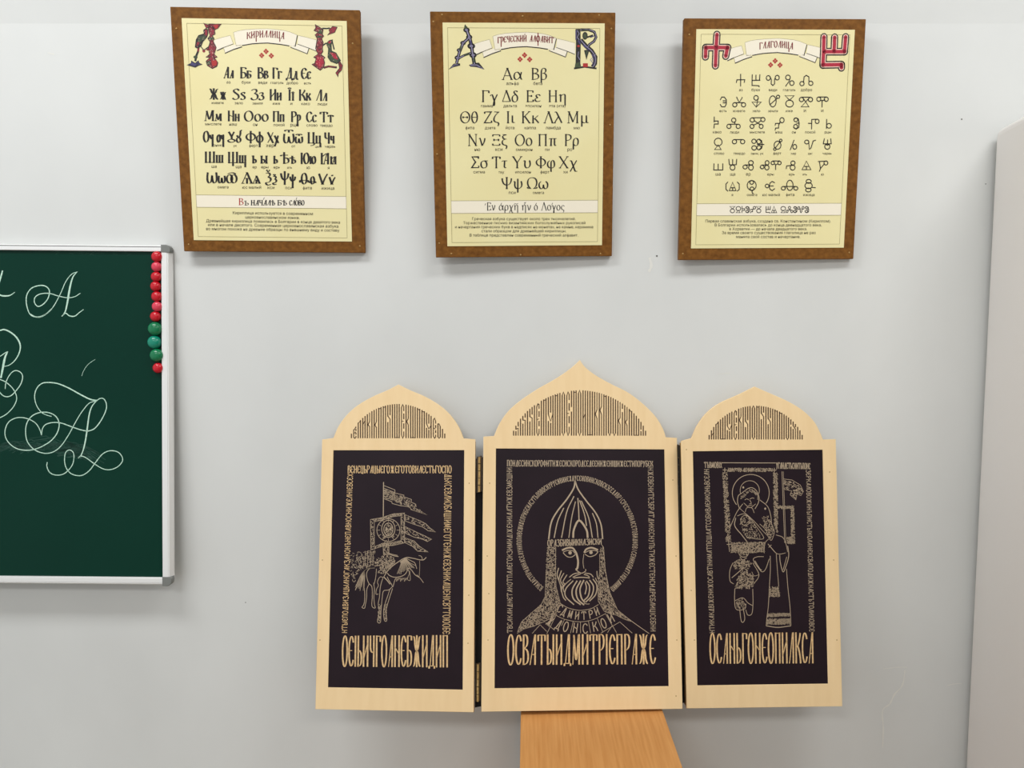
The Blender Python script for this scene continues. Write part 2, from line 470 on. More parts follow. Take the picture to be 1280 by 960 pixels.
def word(ink, text, tf, xl, xr, base, cap, thick=13, thin=4.5, serif=8, low=0.68, ang=0.3, gap=4):
    """letters fitted between xl and xr; tf maps sheet coordinates (y down) to millimetres"""
    adv = []
    for ch in text:
        if ch == ' ':
            adv.append((ch, 30, None, 1))
            continue
        w, st, s = glyph(ch)
        if s != 1:
            s = low
        elif ch in 'рухфцщѱѵ':
            s = low
        adv.append((ch, w * (s * 1.05), st, s))
    total = sum(a[1] for a in adv) + gap * (len(adv) - 1)
    kx, ky = (xr - xl) / total, cap / 100
    p0, p1 = tf(xl, base), tf(xl, base - cap)
    mm = math.hypot(p1[0] - p0[0], p1[1] - p0[1]) / 100
    pen = nib(thick * mm, thin * mm, ang)
    x = 0
    for ch, w, st, s in adv:
        if st:
            for pts, straight, hair in st:
                q = [tf(xl + (x + a * s * 1.05) * kx, base - b * s * ky) for a, b in pts]
                ink.stroke(q, thin * 1.3 * mm if hair else pen)
                if straight and serif and len(pts) == 2 and abs(pts[1][1] - pts[0][1]) > 30:
                    for a, b in pts:
                        if b in (0, 100):
                            cx, cy = x + a * s * 1.05, b * s
                            ink.stroke([tf(xl + (cx - serif) * kx, base - cy * ky), tf(xl + (cx + serif) * kx, base - cy * ky)], thin * 1.15 * mm)
        x += w + gap


def band(ink, text, p0, p1, h0, h1, thick, thin=None, gap=7, off=0):
    """letters of full height run from p0 to p1 (millimetres); the letters stand to the left of the run, h0/h1 tall"""
    adv = [(c,) + glyph(c) for c in text]
    total = sum(a[1] for a in adv) + gap * len(adv)
    dx, dy = p1[0] - p0[0], p1[1] - p0[1]
    L = math.hypot(dx, dy)
    ux, uy = dx / L, dy / L
    k = L / total
    x = gap / 2
    pen = nib(thick, thin or thick * 0.6, 0.2)
    for c, w, st, s in adv:
        for pts, _, hair in st:
            q = []
            for a, b in pts:
                b = max(-4, min(104, b))
                t = (x + a) * k
                h = (h0 + (h1 - h0) * t / L) * b / 100
                q.append((p0[0] + ux * t - uy * h, p0[1] + uy * t + ux * h))
            ink.stroke(q, (thin or thick * 0.6) * 1.15 if hair else pen)
        x += w + gap


_fc = {}


def typeset(text):
    cu = bpy.data.curves.new('tmp', 'FONT')
    cu.body = text
    cu.resolution_u = 2
    o = bpy.data.objects.new('tmp', cu)
    COL.objects.link(o)
    bpy.context.view_layer.update()
    me = bpy.data.meshes.new_from_object(o.evaluated_get(bpy.context.evaluated_depsgraph_get()))
    vs = [(v.co.x, v.co.y) for v in me.vertices]
    fs = [tuple(p.vertices) for p in me.polygons]
    bpy.data.objects.remove(o)
    bpy.data.curves.remove(cu)
    bpy.data.meshes.remove(me)
    return vs, fs


def plain_text(ink, text, tf, xl, xr, base, squash=1.0):
    """small sans lettering fitted between xl and xr on the sheet"""
    if text not in _fc:
        vs, fs = typeset(text.replace('ф', 'o'))
        vs, fs = list(vs), list(fs)
        for i, c in enumerate(text):
            if c == 'ф':          # a ring with a stem through it
                x1 = max(v[0] for v in typeset(text[:i].replace('ф', 'o') + 'o')[0])
                ov = [v[0] for v in typeset('o')[0]]
                xm = x1 - (max(ov) - min(ov)) / 2
                k = len(vs)
                vs += [(xm - 0.045, -0.2), (xm + 0.045, -0.2), (xm + 0.045, 0.74), (xm - 0.045, 0.74)]
                fs.append((k, k + 1, k + 2, k + 3))
        _fc[text] = (vs, fs)
    vs, fs = _fc[text]
    if not vs:
        return
    x0, x1 = min(v[0] for v in vs), max(v[0] for v in vs)
    k = (xr - xl) / (x1 - x0)
    n = len(ink.v)
    for a, b in vs:
        p = tf(xl + (a - x0) * k, base - b * k * squash)
        ink.v.append((p[0], p[1], 0))
    ink.f += [tuple(i + n for i in f) for f in fs]


# ------------------------------------------------------------------ the room
def quad_plate(name, x0, x1, y0, y1, z0, z1, m):
    return struct(bm_obj(name, box_bm(x0, x1, y0, y1, z0, z1), m))


quad_plate('wall_back', -2.6, 2.6, 0.0, 0.12, 0.0, 2.95, M_WALL)
quad_plate('floor', -2.6, 2.6, -4.2, 0.12, -0.08, 0.0, M_FLOOR)
quad_plate('ceiling', -2.6, 2.6, -4.2, 0.12, 2.95, 3.05, M_CEIL)
# shallow plaster band along the wall top, slope added so it shades darker
struct(mesh_obj('trim_1', [(-2.6, 0.0, 2.018), (2.6, 0.0, 2.018), (2.6, -0.006, 2.085), (-2.6, -0.006, 2.085), (2.6, -0.006, 2.95), (-2.6, -0.006, 2.95), (2.6, 0.01, 2.95), (-2.6, 0.01, 2.95), (2.6, 0.01, 2.02), (-2.6, 0.01, 2.02)],
                [(0, 1, 2, 3), (3, 2, 4, 5), (5, 4, 6, 7), (7, 6, 8, 9), (9, 8, 1, 0), (0, 3, 5, 7, 9), (1, 8, 6, 4, 2)], M_WALL, mm=False))

M_SCAR = mat('plaster_scar', (226, 225, 218), 0.6)
M_SPECK = mat('nail_hole', (70, 64, 58), 0.8)
wall = bpy.data.objects['wall_back']
WS = Survey(plane_matrix(0, 0, 0, 0, 0, 0))


def scar(pts, w):
    i = Ink()
    q = catmull([WS.px(*p) for p in pts], 4)
    i.stroke(q, [w * (0.5 + random.random()) for _ in q])
    mesh_obj('paint_scar', [(v[0], -0.35, v[1]) for v in i.v], i.f, M_SCAR, wall)


scar([(1104, 836), (1122, 834), (1134, 834)], 1.4)
scar([(1131, 838), (1128, 856), (1118, 868), (1112, 880), (1103, 888), (1104, 910), (1103, 935)], 2.6)
scar([(1183, 857), (1192, 855), (1202, 854)], 1.4)
scar([(812, 322), (814, 332), (811, 340)], 4.5)
scar([(60, 66), (68, 68)], 2.0)
scar([(118, 10), (132, 6)], 2.4)
scar([(895, 468), (912, 466)], 1.2)
for x, y, r in ((1202, 149, 1.3), (821, 320, 1.6), (1232, 230, 1.0), (307, 753, 1.0)):
    p = WS.px(x, y)
    mesh_obj('nail_hole', [(a, -0.3, b) for a, b in ellipse(p[0], p[1], r, r, 0, 360, 10)[:-1]], [tuple(range(10))], M_SPECK, wall)

# ------------------------------------------------------------------ tall white cabinet on the right
CABM = Matrix.Translation((0.8866, -0.006, 0.0)) @ Matrix.Rotation(-9.7 * D2R, 4, 'Z')
cab = thing('storage_cabinet', CABM, 'tall plain white cabinet standing against the wall at the right edge', 'cabinet')
bm_obj('body', box_bm(0.0, 0.62, -0.46, 0.0, 0.0, 1.828, 0.016, 4), M_CAB, cab, smooth=False)
door = bm_obj('door', box_bm(0.004, 0.616, -0.482, -0.462, 0.08, 1.82, 0.004, 2), M_CAB, cab)
bm_obj('handle', box_bm(0.05, 0.065, -0.51, -0.482, 0.95, 1.15, 0.004, 2), M_ALU, door)

# ------------------------------------------------------------------ green chalkboard
BM = plane_matrix(-0.7930, -0.028, 1.3006, -2.7, 0.13, -0.55)
BS = Survey(BM)
BX0, BX1, BH = -760.0, 158.1, 318.4
chalkboard = thing('chalkboard', BM @ Matrix.Translation((-0.30, -BH / 1000, -0.012)), 'green chalkboard in a silver aluminium frame with swirly chalk letters', 'chalkboard')
BT = Matrix.Translation((0.30, BH / 1000, 0.012))
surf = bm_obj('writing_surface', box_bm(BX0 / 1000 + 0.008, BX1 / 1000 - 0.008, -BH / 1000 + 0.008, BH / 1000 - 0.008, -0.012, -0.004), M_CHALKB, chalkboard, BT)
PROF = [(0, -4), (0, 0.5), (0.8, 1.2), (5, 1.2), (10.2, 1.0), (10.8, -0.2), (11.6, -0.2), (12.2, 0.6), (13.0, 0.2), (16.2, -6.0), (17, -9), (17, -12)]


def rail(name, side, width=1.0):
    vs, fs = [], []
    ends = {'right': ((BX1, -BH), (BX1, BH)), 'top': ((BX1, BH), (BX0, BH)), 'bottom': ((BX0, -BH), (BX1, -BH)), 'left': ((BX0, BH), (BX0, -BH))}[side]
    (ax, ay), (bx, by) = ends
    L = math.hypot(bx - ax, by - ay)
    ux, uy = (bx - ax) / L, (by - ay) / L
    nx, ny = -uy, ux
    for t in (13, L - 13):
        for a, z in PROF:
            k = (17 - a) * width
            vs.append((ax + ux * t + nx * k, ay + uy * t + ny * k, z))
    n = len(PROF)
    for i in range(n - 1):
        fs.append((i, n + i, n + i + 1, i + 1))
    fs.append((n - 1, 2 * n - 1, n, 0))
    return mesh_obj(name, vs, [f[::-1] for f in fs], M_ALU, chalkboard, BT)


rail('frame_rail', 'right')
rail('frame_rail', 'top', 0.74)
rail('frame_rail', 'bottom', 0.92)
rail('frame_rail', 'left')
# dark line along the top rail's groove
groove = mesh_obj('rail_groove', [(BX0 + 15, BH - 5.6, 0.9), (BX1 - 15, BH - 5.6, 0.9), (BX1 - 15, BH - 3.9, 0.9), (BX0 + 15, BH - 3.9, 0.9)], [(0, 1, 2, 3)], M_GROOVE, chalkboard, BT)
for sx, sy in ((BX1, BH), (BX1, -BH), (BX0, BH), (BX0, -BH)):
    ix, iy = (-1 if sx > 0 else 1), (-1 if sy > 0 else 1)
    R, S = 9.0, 17.5
    S2 = S if sy < 0 else 14.5
    pts = [(sx + ix * S, sy), (sx + ix * S, sy + iy * S2), (sx, sy + iy * S2)]
    c = (sx + ix * R, sy + iy * R)
    a0 = math.atan2(0, -ix)
    pts += [(c[0] - ix * R * math.cos(t * math.pi / 16), c[1] - iy * R * math.sin(t * math.pi / 16)) for t in range(9)]
    cc = plate('corner_cap', [pts], -12, 1.9, M_GREYPL, chalkboard, BT, 1.0)

chalk = Ink()
c7, d4, d5, c8 = BS.crop(0, 290, 5.3333), BS.crop(0, 410, 8), BS.crop(0, 470, 7.3875), BS.crop(0, 390, 4)


def chalk_line(tf, pts, w0, w1=None, w2=None):
    q = catmull([tf(*p) for p in pts], 8)
    n = len(q) - 1
    ws = []
    for i in range(n + 1):
        t = i / n
        if w1 is None:
            w = w0
        elif w2 is None:
            w = w0 + (w1 - w0) * t
        else:
            w = w0 + (w1 - w0) * t * 2 if t < 0.5 else w1 + (w2 - w1) * (t * 2 - 1)
        ws.append(w * (0.92 + 0.16 * random.random()))
    chalk.stroke(q, ws)


chalk_line(c7, [(508, 262), (478, 300), (458, 370), (443, 460), (427, 530), (403, 562)], 1.0, 3.6, 1.4)
chalk_line(c7, [(403, 562), (430, 541), (455, 558), (490, 560), (520, 537), (550, 515)], 1.6, 2.0, 1.2)
chalk_line(c7, [(505, 265), (470, 280), (430, 330), (395, 410), (345, 500), (290, 552), (235, 567), (190, 545), (168, 480), (170, 420), (200, 375), (250, 356), (295, 360), (321, 390), (312, 440), (280, 480), (245, 495), (222, 470), (225, 435), (260, 412), (320, 408), (380, 425), (440, 437), (490, 430), (528, 407)], 1.2, 1.9, 1.3)
chalk_line(c7, [(345, 500), (290, 552), (235, 566), (190, 543)], 0.6, 2.8, 0.8)
chalk_line(c7, [(-30, 405), (0, 422), (30, 425), (60, 420), (90, 400)], 2.6, 2.6, 1.0)
chalk_line(c7, [(-20, 350), (0, 285), (8, 255)], 3.0, 3.0, 2.0)
chalk_line(d4, [(-160, 130), (-90, 50), (0, 20), (30, 15), (80, 35), (140, 80), (180, 140), (190, 200), (170, 270), (130, 330), (80, 370), (30, 385)], 2.0, 2.8, 1.0)
chalk_line(d4, [(62, 235), (35, 300), (15, 400), (-5, 500)], 2.6, 4.0, 3.0)
chalk_line(d4, [(-30, 290), (0, 275), (35, 250), (65, 235)], 1.4)
chalk_line(d4, [(38, 610), (45, 550), (70, 490), (110, 440), (150, 426), (195, 446), (213, 490), (195, 560), (150, 625), (100, 675), (55, 688), (15, 675), (-20, 640)], 1.4, 1.6, 1.8)
chalk_line(d4, [(-60, 500), (0, 520), (50, 545), (110, 600), (145, 660), (152, 720), (120, 790), (60, 855), (0, 892), (-60, 915)], 1.6)
chalk_line(d5, [(465, 375), (420, 362), (370, 335), (325, 270), (308, 190), (325, 120), (370, 72), (430, 60), (520, 70), (620, 110), (720, 165), (820, 215), (885, 228)], 1.3, 1.8, 2.6)
chalk_line(d5, [(880, 230), (840, 280), (815, 350), (800, 450), (785, 560), (765, 660), (740, 730), (710, 762)], 1.6, 2.7, 1.6)
chalk_line(d5, [(870, 232), (810, 255), (740, 340), (680, 440), (620, 550), (550, 650), (480, 703), (400, 716), (310, 685), (245, 615), (225, 530), (235, 440), (285, 370), (360, 338), (440, 340), (505, 375), (535, 440), (520, 520), (470, 590), (400, 640), (320, 675), (240, 688), (150, 675), (80, 630), (40, 570), (35, 500), (65, 430), (125, 392), (190, 385), (260, 402), (320, 440), (355, 495), (372, 548)], 1.4, 1.8, 1.5)
chalk_line(d5, [(372, 548), (380, 490), (410, 450), (470, 432), (550, 435), (650, 470), (740, 500), (810, 508), (870, 480), (930, 400), (970, 310), (970, 250), (945, 210), (910, 210), (880, 232)], 1.5, 1.9, 1.5)
chalk_line(d5, [(710, 762), (735, 742), (780, 755), (850, 805), (930, 855), (1000, 868), (1070, 845), (1118, 795), (1118, 750), (1080, 705), (1010, 692), (940, 720), (880, 790), (820, 870), (760, 915), (700, 922), (640, 900), (600, 850), (585, 780), (595, 710), (632, 685), (668, 715), (668, 790), (640, 850), (580, 905), (510, 918), (450, 895), (422, 840), (425, 798)], 1.6, 1.6, 1.6)
chalk_line(c8, [(470, 237), (435, 262), (412, 295), (403, 320)], 0.7)
chalk.build('chalk_lettering', M_CHALK, surf, -3.7)
for tf, poly, n, ln, wd, ang, jit in ((d5, [(250, 640), (420, 600), (740, 670), (860, 770), (760, 790), (520, 760)], 120, 60, 0.9, -0.2, 0.06), (d5, [(0, 660), (150, 630), (380, 690), (300, 705), (80, 690), (0, 695)], 60, 46, 0.9, 0.1, 0.12), (d5, [(560, 590), (740, 660), (740, 690), (600, 650)], 40, 22, 0.9, -0.3, 0.12),
                                      (c7, [(370, 130), (900, 130), (900, 152), (370, 150)], 26, 8, 0.7, 0.1, 0.5)):
    sm = Ink()
    sm.hatch([tf(*p) for p in poly], n, ln, wd, ang, jit)
    sm.build('chalk_smudge', M_SMUDGE, surf, -3.85)

# round magnets down the right side of the chalkboard
MAG = [(196.3, 320.9, 7.1, M_MRED, 'dark red round magnet, topmost of the column on the chalkboard'),
       (195.8, 333.5, 6.6, M_MPINK, 'pinkish red round magnet second from the top on the chalkboard'),
       (195.4, 345.9, 6.7, M_MRED, 'red round magnet third from the top, just below the upper pinkish one'),
       (194.6, 357.9, 6.7, M_MRED, 'red round magnet fourth from the top of the chalkboard column'),
       (196.0, 370.6, 6.9, M_MRED, 'red round magnet fifth from the top, just above the lower pinkish one'),
       (196.5, 383.2, 6.7, M_MPINK, 'pinkish red round magnet sixth from the top of the column'),
       (194.4, 395.6, 6.8, M_MRED, 'red round magnet touching the uppermost green magnet'),
       (193.9, 411.0, 9.1, M_MGREEN, 'large green round magnet, uppermost of the three green ones'),
       (193.1, 427.8, 8.8, M_MTEAL, 'large teal green round magnet in the middle of the three green ones'),
       (196.0, 444.1, 8.8, M_MGREEN, 'large green round magnet, lowest of the three green ones'),
       (197.6, 459.9, 6.8, M_MRED, 'red round magnet at the bottom of the column, below the green ones')]
for px, py, r, m, lab in MAG:
    x, y = BS.px(px, py)
    R = r * 1.40
    prof = [(R * 0.90, -4.0), (R * 0.99, -3.2), (R, -1.0), (R * 0.985, R * 0.12), (R * 0.93, R * 0.32), (R * 0.82, R * 0.50), (R * 0.62, R * 0.66), (R * 0.36, R * 0.75), (R * 0.12, R * 0.775)]
    vs, fs, N = [], [], 28
    for a, z in prof:
        for k in range(N):
            vs.append((a * math.cos(k * 2 * math.pi / N), a * math.sin(k * 2 * math.pi / N), z + 4))
    for i in range(len(prof) - 1):
        for k in range(N):
            fs.append((i * N + k, i * N + (k + 1) % N, (i + 1) * N + (k + 1) % N, (i + 1) * N + k))
    fs.append(tuple(range((len(prof) - 1) * N, len(prof) * N)))
    fs.append(tuple(range(N))[::-1])
    o = mesh_obj('round_magnet', vs, fs, m, None, BM @ Matrix.Translation((x / 1000, y / 1000, -0.0039 if R < 11 else -0.0039)), smooth=True)
    tag(o, lab, 'magnet', 'round magnets on the chalkboard')


# ------------------------------------------------------------------ the three alphabet posters
def poster(M, w, h, paper, label, lines, screws, name):
    """board of w x h mm with a printed sheet glued on; returns (sheet part, survey)"""
    root = thing('alphabet_poster', M @ Matrix.Translation((0, -h / 2000, 0)), label, 'poster', 'alphabet posters hung along the top of the wall')
    T = Matrix.Translation((0, h / 2000, 0))
    board = bm_obj('backing_board', box_bm(-w / 2000, w / 2000, -h / 2000, h / 2000, -0.012, 0, 0.0012, 2), M_BOARD, root, T)
    for sx, sy in screws:
        bm = bmesh.new()
        bmesh.ops.create_uvsphere(bm, u_segments=12, v_segments=6, radius=0.0016)
        for v in bm.verts:
            v.co.z *= 0.45
        bm_obj('screw_head', bm, M_SCREW, root, T @ Matrix.Translation((sx / 1000, sy / 1000, 0.0001)), smooth=True)
    x0, x1, y0, y1 = paper
    sheet = bm_obj('paper_sheet', box_bm(x0 / 1000, x1 / 1000, y0 / 1000, y1 / 1000, 0.0, 0.0008), M_PAPER, root, T)
    return root, sheet


Z1, Z2, Z3, Z4, Z5 = 0.95, 1.05, 1.15, 1.25, 1.35


def rect_line(ink, x0, x1, y0, y1, w):
    ink.stroke([(x0, y0), (x1, y0)], w)
    ink.stroke([(x0, y1), (x1, y1)], w)
    ink.stroke([(x0, y0), (x0, y1)], w)
    ink.stroke([(x1, y0), (x1, y1)], w)


P1 = dict(M=plane_matrix(-0.4361, -0.0336, 1.8141, 4.32, 1.63, -0.34), w=331.2, h=422.8, paper=(-146.2, 142.2, -191.1, 192.4))
P2 = dict(M=plane_matrix(0.0212, -0.0400, 1.8045, 5.32, 2.57, 0.67), w=325.1, h=422.2, paper=(-141.0, 143.5, -190.9, 192.7))
P3 = dict(M=plane_matrix(0.4686, -0.0297, 1.8002, 3.15, 1.83, 0.47), w=325.9, h=421.6, paper=(-141.2, 143.2, -190.0, 192.1))
S1, S2, S3 = Survey(P1['M']), Survey(P2['M']), Survey(P3['M'])


def scr(S, x0, y0, pts):
    return [S.px(x0 + a / 4.7407, y0 + b / 4.7407) for a, b in pts]


r1, sheet1 = poster(P1['M'], P1['w'], P1['h'], P1['paper'], 'leftmost brown-framed poster, Cyrillic letters with two red ornate initials', None, scr(S1, 200, 0, [(97, 170), (1142, 258)]) + scr(S1, 200, 160, [(170, 690), (1185, 700)]), '')
r2, sheet2 = poster(P2['M'], P2['w'], P2['h'], P2['paper'], 'middle brown-framed poster, Greek letters with two blue ornate initials', None,
                    scr(S2, 520, 0, [(155, 87), (632, 95), (1085, 90), (103, 128), (1158, 170), (1150, 740)]) + scr(S2, 520, 160, [(125, 155), (138, 683), (210, 745), (620, 752), (1093, 745)]), '')
r3, sheet3 = poster(P3['M'], P3['w'], P3['h'], P3['paper'], 'rightmost brown-framed poster, Glagolitic letters with two bold red initials', None, scr(S3, 830, 0, [(150, 205)]) + scr(S3, 830, 160, [(1098, 738), (112, 745)]), '')

# --- printed header shared by the three sheets, measured on the first sheet
h1, h2 = S1.crop(225, 20, 11.636), S1.crop(330, 20, 11.636)
top_c = lambda P: ((P['paper'][0] + P['paper'][1]) / 2, P['paper'][3])
c1 = top_c(P1)
rel = lambda tf, *pts: [(q[0] - c1[0], q[1] - c1[1]) for q in (tf(*p) for p in pts)]
RIB = [rel(h1, (500, 350), (620, 312), (735, 285), (778, 405), (620, 462), (540, 500), (500, 445)), rel(h1, (640, 465), (800, 415), (905, 445), (780, 488), (660, 540)),
       rel(h2, (500, 285), (620, 312), (760, 350), (770, 510), (650, 475), (490, 412)), rel(h2, (470, 420), (490, 412), (650, 475), (630, 550), (500, 500), (385, 455)),
       rel(h1, (780, 240), (850, 218), (960, 200), (1120, 190), (1280, 187)) + rel(h2, (180, 198), (290, 212), (380, 235), (488, 280), (450, 445), (370, 437), (240, 415), (100, 400)) + rel(h1, (1280, 395), (1160, 398), (1050, 405), (900, 430), (820, 437))]
RIBDARK = [(rel(h1, (905, 432), (1050, 407), (1160, 399), (1280, 395)) + rel(h2, (100, 400), (240, 415), (370, 437)), 1.6), (rel(h1, (655, 545), (780, 490), (905, 450)), 1.6), (rel(h1, (540, 507), (630, 465)), 1.6),
           (rel(h2, (385, 457), (500, 500), (630, 552), (655, 475)), 1.2), (rel(h2, (455, 447), (488, 285)), 1.5), (rel(h2, (490, 412), (650, 468), (765, 515)), 1.0), (rel(h1, (630, 465), (700, 437), (778, 408)), 0.8)]
RIBTHIN = [rel(h1, (780, 240), (850, 218), (960, 200), (1120, 190), (1280, 187)) + rel(h2, (180, 198), (290, 212), (380, 235), (488, 280)), rel(h1, (500, 350), (620, 312), (735, 285), (778, 405)), rel(h2, (500, 285), (620, 312), (760, 350)), rel(h1, (780, 240), (820, 437), (890, 425)), rel(h1, (635, 465), (660, 540))]
DIA = [rel(h1, p)[0] for p in ((1190, 575), (1253, 517))] + rel(h2, (108, 580))


def header(P, sheet):
    cx, cy = top_c(P)
    mv = lambda pts: [(p[0] + cx, p[1] + cy) for p in pts]
    a, b, c, d = Ink(), Ink(), Ink(), Ink()
    for r in RIB:
        a.poly(mv(r))
    for r, w in RIBDARK:
        b.stroke(mv(r), w)
    for r in RIBTHIN:
        c.stroke(mv(r), 0.45)
    for x, y in mv(DIA):
        for k in range(4):
            ux, uy = math.cos(k * math.pi / 2), math.sin(k * math.pi / 2)
            ex, ey = x + ux * 2.6, y + uy * 2.6
            r = 2.35
            d.poly([(ex + r, ey), (ex, ey + r), (ex - r, ey), (ex, ey - r)])
    x0, x1, y0, y1 = P['paper']
    rect_line(c, x0 + 8.5, x1 - 8.5, y0 + 6.5, y1 - 8.5, 0.55)
    a.build('title_ribbon', M_CREAM, sheet, Z1)
    c.build('border_line', M_LINE, sheet, Z2)
    b.build('ribbon_edge', M_INK, sheet, Z2)
    d.build('diamond_ornament', M_RED, sheet, Z1)


for P, sh in ((P1, sheet1), (P2, sheet2), (P3, sheet3)):
    header(P, sh)


def strip(P, sheet, ya, yb):
    """cream strip with the motto, between two thin rules"""
    x0, x1 = P['paper'][0] + 8.5, P['paper'][1] - 8.5
    i = Ink()
    i.poly([(x0, ya), (x1, ya), (x1, yb), (x0, yb)])
    i.build('motto_strip', M_CREAM, sheet, Z1)
    i = Ink()
    i.stroke([(x0, ya), (x1, ya)], 0.7)
    i.stroke([(x0, yb), (x1, yb)], 0.7)
    i.build('strip_rule', M_LINE, sheet, Z2)


def title(S, sheet, text, xl, xr, base, cap):
    xm, hw = (xl + xr) / 2, (xr - xl) / 2
    i = Ink()
    word(i, text, lambda x, y: S.px(x, y - 2.0 + 2.3 * ((x - xm) / hw) ** 2), xl, xr, base, cap, 13, 5.5, 6, 0.75, gap=7)
    i.build('title_lettering', M_DKRED, sheet, Z3)


title(S1, sheet1, 'кириллица', 308.6, 355.6, 48.6, 10.5)
title(S2, sheet2, 'греческий алфавит', 622.0, 692.0, 54.0, 10.0)
title(S3, sheet3, 'глаголица', 949.0, 991.0, 61.5, 10.5)

# --- Cyrillic sheet
ink, cap_i = Ink(), Ink()
k3, k4 = S1.crop(250, 75, 7.1111), S1.crop(250, 155, 7.1111)
for tf, base, cap, ws in (
        (k3, 165, 95, [('Аа', 210, 300), ('Бб', 358, 455), ('Вв', 512, 605), ('Гг', 645, 725), ('Дд', 765, 868), ('Єє', 900, 985)]),
        (k3, 357, 95, [('Жж', 78, 238), ('Ѕѕ', 285, 405), ('Зз', 450, 568), ('Ии', 620, 725), ('Її', 783, 838), ('Кк', 880, 985), ('Лл', 1030, 1130)]),
        (k3, 547, 90, [('Мм', 42, 195), ('Нн', 248, 352), ('Ооо', 390, 610), ('Пп', 648, 750), ('Рр', 810, 895), ('Сс', 945, 1035), ('Тт', 1068, 1185)]),
        (k4, 167, 95, [('Оу', 30, 118), ('оу', 152, 212), ('Ꙋ', 250, 312), ('ꙋ', 322, 372), ('Фф', 408, 562), ('Хх', 598, 700), ('Ѿѿ', 740, 915), ('Цц', 955, 1075), ('Чч', 1105, 1195)]),
        (k4, 350, 95, [('Шш', 42, 208), ('Щщ', 248, 412), ('ъ', 458, 502), ('ы', 540, 600), ('ь', 655, 690), ('Ѣѣ', 718, 852), ('Юю', 895, 1030), ('Ꙗꙗ', 1072, 1215)]),
        (k4, 530, 95, [('Ѡѡ', 60, 228), ('Ѽ', 235, 332), ('Ѧѧ', 372, 535), ('Ѯѯ', 575, 685), ('Ѱѱ', 715, 852), ('Ѳѳ', 885, 1030), ('Ѵѵ', 1050, 1205)])):
    for t, a, b in ws:
        word(ink, t, tf, a, b, base + (a - 600) * 0.012, cap, 20, 5.5, 8)
        ink.build('letter_pair', M_INK, sheet1, Z3)
        ink = Ink()
for tf, base, ws in (
        (k3, 214, [('аз', 238, 272), ('буки', 372, 448), ('веди', 520, 598), ('глаголь', 628, 745), ('добро', 770, 872), ('есть', 925, 990)]),
        (k3, 398, [('живете', 102, 212), ('зело', 310, 382), ('земля', 468, 558), ('иже', 648, 712), ('и', 805, 822), ('како', 902, 978), ('люди', 1045, 1130)]),
        (k3, 588, [('мыслете', 48, 192), ('наш', 262, 328), ('он', 472, 512), ('покой', 655, 752), ('рцы', 805, 878), ('слово', 948, 1045), ('твердо', 1068, 1180)]),
        (k4, 206, [('оник', 120, 195), ('ук', 298, 328), ('ферт', 438, 515), ('хер', 588, 660), ('от', 815, 848), ('цы', 1025, 1060), ('червь', 1112, 1205)]),
        (k4, 396, [('ша', 105, 150), ('ща', 320, 370), ('ер', 468, 505), ('еры', 545, 610), ('ерь', 655, 712), ('ять', 775, 820), ('ю', 950, 978), ('я', 1135, 1152)]),
        (k4, 578, [('омега', 158, 255), ('юс малый', 378, 545), ('кси', 602, 662), ('пси', 760, 820), ('фита', 915, 995), ('ижица', 1082, 1195)])):
    for t, a, b in ws:
        plain_text(cap_i, t, tf, a, b, base + (a - 600) * 0.012)
        cap_i.build('letter_caption', M_TEXT, sheet1, Z3)
        cap_i = Ink()
b1 = S1.crop(240, 235, 6.4)
strip(P1, sheet1, b1(640, 62)[1], b1(640, 160)[1])
word(ink, 'ъ', b1, 415, 455, 138, 50, 16, 6, 7)
word(ink, 'началѣ', b1, 473, 665, 138, 58, 16, 6, 7)
word(ink, 'бѣ', b1, 685, 760, 138, 58, 16, 6, 7)
word(ink, 'слово', b1, 780, 900, 139, 50, 16, 6, 7, 0.8)
for x, y in ((572, 82), (833, 82)):
    ink.stroke([b1(x, y + 12), b1(x + 8, y - 6)], 0.8)
rd = Ink()
word(rd, 'В', b1, 375, 412, 136, 52, 17, 6, 7)
rd.build('red_lettering', M_RED, sheet1, Z3)
for t, a, b, y in (('Кириллица используется в современном', 328, 968, 213), ('церковнославянском языке.', 428, 862, 246), ('Древнейшая кириллица появилась в Болгарии в конце девятого века', 115, 1185, 279),
                   ('или в начале десятого. Современная церковнославянская азбука', 130, 1172, 311), ('во многом похожа на древние образцы по внешнему виду и составу', 115, 1180, 343)):
    plain_text(cap_i, t, lambda x, yy: b1(x, yy + (x - 640) * 0.012), a, b, y)
ink.build('motto_lettering', M_INK, sheet1, Z3)
cap_i.build('note_lettering', M_TEXT, sheet1, Z3)


def art(sheet, layers, name='ornate_initial', z=1.0):
    """layers: (material, list of ('p', points) polygons / ('s', points, width) strokes); one sub-part per initial"""
    vs, fs, mi, mats = [], [], [], []
    for n, (m, items) in enumerate(layers):
        i = Ink()
        for it in items:
            if it[0] == 'p':
                i.poly(it[1])
            elif it[0] == 'h':
                i.hatch(*it[1:])
            else:
                i.stroke(it[1], it[2], len(it) > 3)
        k = len(vs)
        vs += [(a, b, z + 0.06 * n) for a, b, c in i.v]
        fs += [tuple(j + k for j in f) for f in i.f]
        mi += [n] * len(i.f)
        mats.append(m)
    o = mesh_obj(name, vs, fs, mats[0], sheet)
    for m in mats[1:]:
        o.data.materials.append(m)
    for p, k in zip(o.data.polygons, mi):
        p.material_index = k
    return o


def T(tf, *pts):
    return [tf(*p) for p in pts]


def grow(pts, d):
    cx = sum(p[0] for p in pts) / len(pts)
    cy = sum(p[1] for p in pts) / len(pts)
    return [(p[0] + d * (p[0] - cx) / (abs(p[0] - cx) + abs(p[1] - cy) + 1e-6), p[1] + d * (p[1] - cy) / (abs(p[0] - cx) + abs(p[1] - cy) + 1e-6)) for p in pts]


